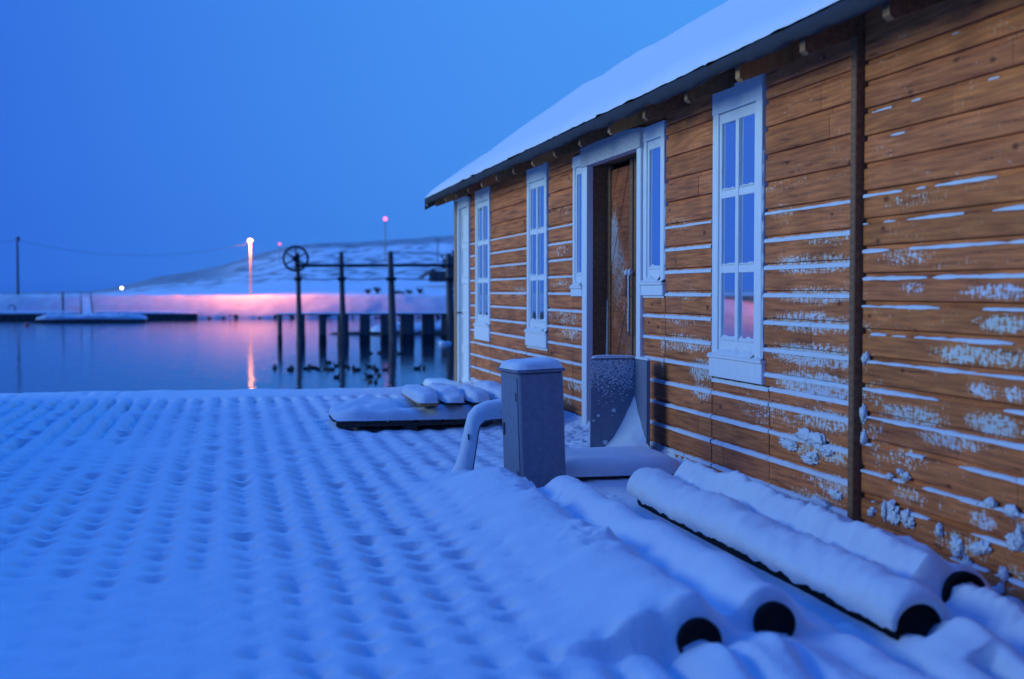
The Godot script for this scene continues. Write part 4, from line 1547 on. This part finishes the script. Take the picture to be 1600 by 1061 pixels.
func make_quay() -> void:
	# dark timber-faced quay along the left part of the far shore
	var z := -158.8
	var xl := on_z(-260, 470, z).x
	var xr := on_z(308, 470, z).x
	var q := thing("quay_wall", Vector3((xl + xr) * 0.5, WATER, z), "dark timber faced quay edge below the snow bank across the water", "quay")
	var st := begin()
	span(st, Vector3(xl, WATER - 1.0, z - 2.5), Vector3(xr, WATER + 0.62, z - 0.15), 0.02)
	part(q, "wall", st, M.dark_wood)
	var n := 46
	for i in n:
		var x := lerpf(xl + 0.3, xr - 0.3, i / float(n - 1))
		st = begin()
		tube(st, [Vector3(x, WATER - 1.0, z), Vector3(x, WATER + 0.66, z)], [0.13, 0.12], 8)
		part(q, "pile", st, M.dark_wood)
	st = begin()
	snow_cap(st, Vector3((xl + xr) * 0.5, WATER + 0.625, z - 1.3), xr - xl, 2.6, 0.3, 0.1, 0.02)
	part(q, "snow_cap", st, M.snow, true)

	# floating jetty in front of it, with a gangway
	var zf := -146.0
	var fl := on_z(57, 500, zf).x
	var fr := on_z(230, 500, zf).x
	var f := thing("floating_jetty", Vector3((fl + fr) * 0.5, WATER, zf), "low floating jetty heaped with snow, moored below the quay", "jetty")
	for k in 5:
		st = begin()
		var x := lerpf(fl, fr, k / 5.0)
		span(st, Vector3(x + 0.12, WATER - 0.2, zf - 1.1), Vector3(x + (fr - fl) / 5.0 - 0.12, WATER + 0.3, zf + 1.1), 0.03)
		part(f, "float", st, M.dark_wood)
	st = begin()
	snow_cap(st, Vector3((fl + fr) * 0.5, WATER + 0.3, zf), fr - fl, 2.3, 0.45, 0.5, 0.02)
	part(f, "snow_cap", st, M.snow, true)
	var g := thing("gangway", Vector3(on_z(135, 490, zf).x, WATER + 0.3, zf - 1.0), "narrow railed gangway sloping from the quay down to the floating jetty", "gangway")
	var gx := on_z(135, 490, zf).x
	st = begin()
	var g0 := Vector3(gx, WATER + 0.75, zf - 0.6)
	var g1 := Vector3(on_z(134, 470, -164.5).x, 0.55, -164.5)
	for s in [-0.55, 0.55]:
		st = begin()
		tube(st, [g0 + Vector3(s, 0, 0), g1 + Vector3(s, 0, 0)], [0.07, 0.07], 6)
		tube(st, [g0 + Vector3(s, 0.7, 0), g1 + Vector3(s, 0.7, 0)], [0.05, 0.05], 6)
		for k in 7:
			var p := g0.lerp(g1, k / 6.0) + Vector3(s, 0, 0)
			tube(st, [p, p + Vector3(0, 0.7, 0)], [0.045, 0.045], 6)
		part(g, "rail", st, M.dark_wood)
	st = begin()
	quad(st, g0 + Vector3(-0.5, 0.03, 0), g0 + Vector3(0.5, 0.03, 0), g1 + Vector3(0.5, 0.03, 0), g1 + Vector3(-0.5, 0.03, 0), Vector3.UP)
	quad(st, g0 + Vector3(-0.5, -0.03, 0), g0 + Vector3(0.5, -0.03, 0), g1 + Vector3(0.5, -0.03, 0), g1 + Vector3(-0.5, -0.03, 0), Vector3.DOWN)
	part(g, "walkway", st, M.snow)
	# marker post and crane arm on the bank, buoy
	var mp := on_z(98, 487, -160.0)
	var post := thing("marker_post", Vector3(mp.x, WATER + 0.6, -160.3), "dark slim marker post with a reddish board, on the quay by the gangway", "post")
	st = begin()
	tube(st, [Vector3(mp.x, WATER + 0.6, -160.3), Vector3(mp.x, 0.55, -160.3), Vector3(mp.x, 1.35, -160.3)], [0.11, 0.1, 0.06], 8)
	part(post, "shaft", st, M.dark_wood)
	st = begin()
	span(st, Vector3(mp.x - 0.13, 0.35, -160.18), Vector3(mp.x + 0.13, 0.85, -160.12), 0.01)
	part(post, "board", st, M.buoy)
	var dv := thing("davit", Vector3(on_z(24, 486, -160).x, WATER + 0.6, -160.0), "small dark curved davit on the snowy quay", "davit")
	var dx := dv.position.x
	st = begin()
	tube(st, [Vector3(dx, WATER + 0.6, -160), Vector3(dx, -0.65, -160), Vector3(dx - 0.15, -0.3, -160), Vector3(dx - 0.45, -0.2, -160), Vector3(dx - 0.75, -0.4, -160)], [0.07, 0.07, 0.065, 0.06, 0.05], 8)
	part(dv, "arm", st, M.dark_wood)
	st = begin()
	tube(st, [Vector3(dx - 0.75, -0.4, -160), Vector3(dx - 0.75, -0.7, -160)], [0.03, 0.05], 6)
	part(dv, "hook", st, M.black)
	var bp := on_y(42, 508.5, WATER)
	var by := thing("buoy", bp, "small round reddish buoy floating beyond the snowy deck rim", "buoy")
	st = begin()
	lump(st, bp + Vector3(0, 0.08, 0), Vector3(0.2, 0.2, 0.2), 1.0, 0.02, 8)
	part(by, "float", st, M.buoy, true)
	st = begin()
	tube(st, [bp + Vector3(0, 0.26, 0), bp + Vector3(0, 0.36, 0)], [0.05, 0.035], 8)
	part(by, "eye", st, M.black)

func lamp_post(px: float, py_top: float, r: float, base_y: float, label: String, bulb: Color, power: float, head: float, glowing: float, light: Color, group := "") -> void:
	var top := far_point(px, py_top, r)
	var l := thing("street_lamp", Vector3(top.x, base_y, top.z), label, "street lamp", group)
	var st := begin()
	var toward := (EYE - top) * Vector3(1, 0, 1)
	toward = toward.normalized()
	var back := top - toward * 0.9
	tube(st, [Vector3(back.x, base_y - 0.5, back.z), Vector3(back.x, top.y - 0.5, back.z), Vector3(back.x, top.y, back.z) + toward * 0.08, Vector3(back.x, top.y + 0.2, back.z) + toward * 0.35, top + Vector3(0, 0.22, 0)], [0.13, 0.09, 0.075, 0.06, 0.055], 10)
	part(l, "pole", st, M.galv)
	st = begin()
	box(st, top + Vector3(0, 0.2, 0), Vector3(0.34, 0.1, 0.6), 0.04, Basis.looking_at(toward, Vector3.UP))
	part(l, "lamp_head", st, M.galv)
	st = begin()
	lump(st, top, Vector3(head, head * 0.8, head), 2.0, 0.0, 8)
	part(l, "lamp_bulb", st, glow(bulb, glowing), true)
	if power > 0.0:
		# the shade lets the light out downwards only
		var o := SpotLight3D.new()
		o.name = "lamp_light"
		o.light_color = light
		o.light_energy = power
		o.spot_range = 120.0
		o.spot_attenuation = 2.0
		o.spot_angle = 78.0
		o.spot_angle_attenuation = 0.3
		o.light_size = head
		o.shadow_enabled = true
		l.add_child(o)
		o.position = top - l.position + Vector3(0, -0.02, 0)
		o.rotation_degrees = Vector3(-90, 0, 0)

func make_lamps() -> void:
	var sodium := lin(1.0, 0.25, 0.06)
	lamp_post(391, 376, 170.0, 0.6, "lit orange sodium street lamp above the pink snow bank", lin(1.0, 0.42, 0.11), 300.0, 0.24, 44.0, sodium)
	# its neighbour farther along the shore, left of the frame: the windows mirror the bank that it lights
	lamp_post(-634, 376, 172.0, 0.6, "lit orange sodium street lamp mirrored in the tall window panes", lin(1.0, 0.6, 0.28), 150.0, 0.16, 9.0, sodium)
	lamp_post(190, 450, 420.0, 1.0, "faint white lamp at the hill's foot, the brighter of two", lin(1.0, 0.95, 0.85), 0.0, 0.3, 26.0, Color.WHITE)
	lamp_post(227, 449, 440.0, 1.0, "faint white lamp at the hill's foot, the dimmer of two", lin(0.9, 0.95, 1.0), 0.0, 0.26, 9.0, Color.WHITE)
	for s in [[602, 344, 420.0, 5.0, 430, "slim mast on the hillside with a pink red beacon high against the sky"], [437, 383, 500.0, 2.2, 440, "slim mast with a dim red beacon beside the big pulley wheel"]]:
		var top := far_point(s[0], s[1], s[2])
		var foot := far_point(s[0], s[4], s[2])
		var m := thing("beacon_mast", foot, s[5], "mast")
		var st := begin()
		tube(st, [foot - Vector3(0, 2, 0), top], [0.3, 0.16], 6)
		part(m, "mast", st, M.galv)
		st = begin()
		lump(st, top + Vector3(0, 0.4, 0), Vector3(0.5, 0.5, 0.5), 2.0, 0.0, 8)
		part(m, "beacon_light", st, glow(lin(1.0, 0.12, 0.3), s[3]), true)
	# thin power line masts
	var pt := far_point(684, 372, 400.0)
	var pf := far_point(684, 452, 400.0)
	var pm := thing("utility_pole", pf, "slim far utility pole seen past the shed corner", "pole")
	var s2 := begin()
	tube(s2, [pf - Vector3(0, 2, 0), pt], [0.2, 0.14], 6)
	part(pm, "shaft", s2, M.dark_wood)
	s2 = begin()
	tube(s2, [pt + Vector3(-1.2, -0.5, 0), pt + Vector3(1.2, -0.5, 0)], [0.1, 0.1], 6)
	part(pm, "crossarm", s2, M.dark_wood)

	# pole at the far left and its wires
	var up := far_point(27, 371, 172.0)
	var u := thing("utility_pole", Vector3(up.x, 0.5, up.z), "lone dark utility pole standing on the bank above the quay", "pole")
	s2 = begin()
	tube(s2, [Vector3(up.x, 0.0, up.z), up], [0.15, 0.11], 8)
	part(u, "shaft", s2, M.dark_wood)
	s2 = begin()
	box(s2, up + Vector3(0.12, -0.15, 0), Vector3(0.3, 0.5, 0.3), 0.05)
	part(u, "insulator_box", s2, M.dark_wood)
	var ends := [far_point(391, 377, 171.0) - Vector3(0, 0.2, 0), far_point(-634, 377, 173.0) - Vector3(0, 0.2, 0)]
	var names := ["thin sagging wire between the lone pole and the sodium lamp", "thin wire running from the lone pole out past the quay"]
	for i in 2:
		var wire := thing("wire", up - Vector3(0, 0.3, 0), names[i], "wire")
		s2 = begin()
		var pts := []
		var rs := []
		for k in 25:
			var t := k / 24.0
			pts.append((up - Vector3(0, 0.3, 0)).lerp(ends[i], t) - Vector3(0, 4.0 * 1.7 * t * (1.0 - t), 0))
			rs.append(0.018)
		tube(s2, pts, rs, 5, false)
		part(wire, "cable", s2, M.dark_wood)

func make_pier() -> void:
	var z := -86.0
	var root := thing("timber_pier", Vector3(on_z(570, 530, z).x, WATER, z), "old timber pier on stout piles with tall posts carrying a rail", "pier")
	var y_deck := on_z(570, 491, z).y
	# piles under the deck: [px, width px, foot px]
	for s in [[437, 5], [470, 9], [504, 8], [536, 12], [570, 11], [603, 12], [636, 15], [669, 14], [700, 15], [735, 14], [770, 14], [805, 14]]:
		var zz := z + 0.5 * sin(s[0] * 1.7)
		var p := on_z(s[0], 491, zz)
		var w: float = s[1] / F * 88.0 * 0.74
		var st := begin()
		tube(st, [Vector3(p.x, WATER + 0.45, zz), Vector3(p.x, y_deck - 0.05, zz)], [w * 1.02, w * 0.95], 10)
		var pile := part(root, "pile", st, M.pile)
		st = begin()
		tube(st, [Vector3(p.x, WATER - 1.5, zz), Vector3(p.x, WATER + 0.449, zz)], [w * 1.08, w * 1.06], 10)
		part(pile, "wet_foot", st, M.wet_pile)
	var x0 := on_z(434, 491, z).x
	var x1 := on_z(840, 491, z).x
	var st2 := begin()
	span(st2, Vector3(x0, y_deck - 0.05, z - 0.9), Vector3(x1, y_deck + 0.04, z + 0.7), 0.02)
	part(root, "walkway", st2, M.pile)
	st2 = begin()
	snow_cap(st2, Vector3((x0 + x1) * 0.5, y_deck + 0.041, z - 0.1), x1 - x0, 1.6, 0.07, 0.2, 0.0)
	part(root, "walkway_snow", st2, M.snow, true)
	# tall posts and the rail they carry
	for s in [[465, 395, 8, 0.0], [533, 394, 9, 0.0], [610, 393, 11, 0.8], [701, 396, 12, 0.0], [790, 396, 12, 0.0]]:
		var zp: float = z + 0.95 + s[3]
		var t := on_z(s[0], s[1], zp)
		var w: float = s[2] / F * 87.0 * 0.5
		st2 = begin()
		tube(st2, [Vector3(t.x + w * 0.8, WATER - 1.5, zp), Vector3(t.x, t.y, zp)], [w * 1.3, w * 0.75], 10)
		var post := part(root, "post", st2, M.pile)
		st2 = begin()
		var b := on_z(s[0], 436, zp)
		box(st2, Vector3(b.x + 0.02, b.y, zp + w), Vector3(w * 2.8, 0.22, 0.3), 0.02)
		part(post, "bracket", st2, M.wet_pile)
	var ra := on_z(462, 415, z + 1.2)
	var rb := on_z(800, 414, z + 1.2)
	st2 = begin()
	tube(st2, [ra, rb], [0.10, 0.10], 8)
	part(root, "rail", st2, M.wet_pile)
	var posts := [465, 533, 610, 701, 790]
	for i in 4:
		st2 = begin()
		var a := on_z(posts[i], 434, z + 1.25)
		var c := on_z(posts[i + 1], 434, z + 1.25)
		var pts := []
		var rr := []
		for k in 13:
			var t := k / 12.0
			pts.append(a.lerp(c, t) - Vector3(0, 0.12 * 4.0 * t * (1.0 - t), 0))
			rr.append(0.035)
		tube(st2, pts, rr, 6)
		part(root, "chain", st2, M.wet_pile)
	# the big pulley wheel
	var hub := on_z(462, 404, z + 1.5)
	var R := 18.0 / F * 87.0
	st2 = begin()
	st2.set_smooth_group(0)
	for i in 40:
		for k in 8:
			var q := []
			for o in [[0, 0], [1, 0], [1, 1], [0, 1]]:
				var a: float = TAU * (i + o[0]) / 40.0
				var b: float = TAU * (k + o[1]) / 8.0
				var rr2: float = R + cos(b) * 0.075
				q.append(hub + Vector3(cos(a) * rr2, sin(a) * rr2, sin(b) * 0.09))
			var am := TAU * (i + 0.5) / 40.0
			quad(st2, q[0], q[1], q[2], q[3], (q[0] + q[2]) * 0.5 - hub - Vector3(cos(am) * R, sin(am) * R, 0))
	var wheel := part(root, "pulley_wheel", st2, M.wet_pile, true)
	for i in 6:
		var a := TAU * i / 6.0 + 0.5
		st2 = begin()
		tube(st2, [hub, hub + Vector3(cos(a), sin(a), 0) * R], [0.055, 0.045], 6)
		part(wheel, "spoke", st2, M.wet_pile)
	st2 = begin()
	tube(st2, [hub - Vector3(0, 0, 0.7), hub + Vector3(0, 0, 0.2)], [0.2, 0.2], 12)
	part(wheel, "hub", st2, M.wet_pile)

	# low snowy spit with a dark wet edge behind the piles
	var sp := begin()
	var c0 := on_y(668, 522, WATER)
	lump(sp, c0 + Vector3(3.0, -0.05, -1.5), Vector3(9.5, 0.42, 2.0), 3.0, 0.25, 16)
	var spit := struct("spit", sp, M.rock, true)
	sp = begin()
	snow_cap(sp, c0 + Vector3(3.2, 0.18, -1.8), 14.5, 3.0, 0.5, 0.5, 0.0)
	part(spit, "snow", sp, M.snow, true)
	for s in [[695, 537, 0.55]]:
		var p := on_y(s[0], s[1], WATER)
		var f := thing("ice_floe", p, "flat snowy ice floe at the foot of the pier piles", "ice")
		var fs := begin()
		snow_cap(fs, p + Vector3(0, -0.03, 0), s[2] * 1.3, s[2] * 1.6, 0.16, 0.4, 0.02)
		part(f, "floe", fs, M.snow, true)

func make_ducks() -> void:
	# one swept body: tail, back, breast, neck, head and bill
	var st := begin()
	var pts := [Vector3(-0.235, 0.075, 0), Vector3(-0.2, 0.07, 0), Vector3(-0.13, 0.05, 0), Vector3(-0.02, 0.035, 0), Vector3(0.09, 0.04, 0), Vector3(0.145, 0.075, 0), Vector3(0.16, 0.125, 0), Vector3(0.165, 0.165, 0), Vector3(0.185, 0.195, 0), Vector3(0.215, 0.195, 0), Vector3(0.25, 0.183, 0), Vector3(0.285, 0.176, 0)]
	tube(st, pts, [0.012, 0.04, 0.08, 0.105, 0.095, 0.066, 0.044, 0.042, 0.045, 0.04, 0.02, 0.01], 10, true)
	st.index()
	st.generate_normals()
	var body := st.commit()
	var spots := [[428, 576], [452, 578], [457, 577], [478, 576.5], [484, 575], [490, 575], [497, 577.5], [508, 577], [513, 567], [517, 578], [526, 572], [532, 568], [538, 573], [545, 575], [552, 576], [558, 578.5], [577, 574], [583, 575.5], [589, 579], [602, 578.5], [577, 589], [592, 587], [578, 597], [587, 598], [526, 590], [580, 552.5], [592, 552], [625, 553], [652, 576.5], [662, 576], [430, 575.5]]
	var i := 0
	for s in spots:
		var p := on_y(s[0], s[1], WATER)
		var d := MeshInstance3D.new()
		d.mesh = body
		d.material_override = M.duck
		d.name = numbered("duck")
		add_child(d, true)
		d.position = p
		d.rotation.y = hash2(i, 4) * TAU
		var k := 0.62 + 0.2 * hash2(i, 8)
		d.scale = Vector3(k, k, k)
		tag(d, "small dark duck floating on the water before the pier piles", "duck", "ducks on the harbour water")
		i += 1

func make_far_bits() -> void:
	# leafless shrubs on the bank behind the pier
	rng.seed = 11
	var base := begin()
	for k in 26:
		var a := rng.randf() * TAU
		var l := rng.randf_range(0.6, 1.5)
		var tip := Vector3(cos(a) * l * 0.55, l, sin(a) * l * 0.55)
		tube(base, [Vector3.ZERO, tip * 0.5 + Vector3(0, 0.05, 0), tip], [0.05, 0.035, 0.012], 4, false)
		for q in 5:
			var o := tip * rng.randf_range(0.45, 1.0)
			var e := o + Vector3(rng.randf_range(-0.35, 0.35), rng.randf_range(0.0, 0.4), rng.randf_range(-0.35, 0.35))
			tube(base, [o, e], [0.022, 0.01], 3, false)
			lump(base, e, Vector3(0.09, 0.07, 0.09), k * 9.0 + q, 0.4, 3)
	base.generate_normals()
	var mesh := base.commit()
	var i := 0
	for s in [[575, 456, 1.0], [590, 455, 1.2], [597, 459, 0.6], [618, 456, 0.8], [623, 458, 0.9], [629, 458, 0.8], [640, 458, 1.1], [656, 455, 1.0], [660, 459, 0.7], [668, 460, 0.6], [708, 457, 0.9], [566, 459, 0.5]]:
		var p := far_point(s[0], s[1] + 3.0, 182.0)
		var b := MeshInstance3D.new()
		b.mesh = mesh
		b.material_override = M.shrub
		b.name = numbered("shrub")
		add_child(b, true)
		b.position = p - Vector3(0, 0.2, 0)
		b.rotation.y = i * 1.3
		b.scale = Vector3.ONE * float(s[2]) * 0.55
		tag(b, "bare dark shrub on the snowy bank behind the timber pier", "shrub", "shrubs behind the pier")
		i += 1
	# a dark boathouse half hidden by the shed
	var c := far_point(690, 436, 210.0)
	var h := thing("boathouse", c, "dark low boathouse with a drooping roof behind the pier's last post", "building")
	var st := begin()
	box(st, c + Vector3(0.6, 0.4, 0), Vector3(4.6, 1.7, 4.0), 0.03)
	part(h, "wall", st, M.dark_wood)
	st = begin()
	extrude(st, PackedVector2Array([Vector2(-3.4, 0.2), Vector2(-1.6, 1.5), Vector2(2.6, 1.9), Vector2(4.0, 1.0), Vector2(4.0, 0.85), Vector2(2.6, 1.75), Vector2(-1.5, 1.3), Vector2(-3.3, 0.05)]), c + Vector3(0, 0.0, -2.4), Vector3.RIGHT, Vector3.UP, Vector3(0, 0, 4.8))
	part(h, "roof", st, M.dark_wood)
	var t := far_point(708, 415, 200.0)
	var tr := thing("dark_bush", t - Vector3(0, 4, 0), "dark dense bush behind the pier at the shed corner", "bush")
	st = begin()
	rng.seed = 21
	for k in 160:
		var d := Vector3(rng.randfn(), rng.randfn(), rng.randfn()) * Vector3(0.8, 1.0, 0.8)
		lump(st, t + d, Vector3.ONE * rng.randf_range(0.12, 0.3), k, 0.5, 3)
	part(tr, "crown", st, M.shrub)
	st = begin()
	tube(st, [t - Vector3(0, 5, 0), t], [0.16, 0.08], 6)
	part(tr, "trunk", st, M.dark_wood)

# ------------------------------------------------------------------

func _ready() -> void:
	for p in [[na, 0.5, 101], [nb, 0.02, 202], [nf, 2.2, 303]]:
		p[0].noise_type = FastNoiseLite.TYPE_SIMPLEX_SMOOTH
		p[0].frequency = p[1]
		p[0].seed = p[2]
		p[0].fractal_octaves = 3
	make_view()
	make_materials()
	make_deck()
	make_water()
	make_shore()
	make_shed()
	make_added_storehouse()
	make_quay()
	make_pier()
	make_cabinets()
	make_frame()
	make_pallets()
	make_pipes()
	make_lamps()
	make_far_bits()
	make_ducks()
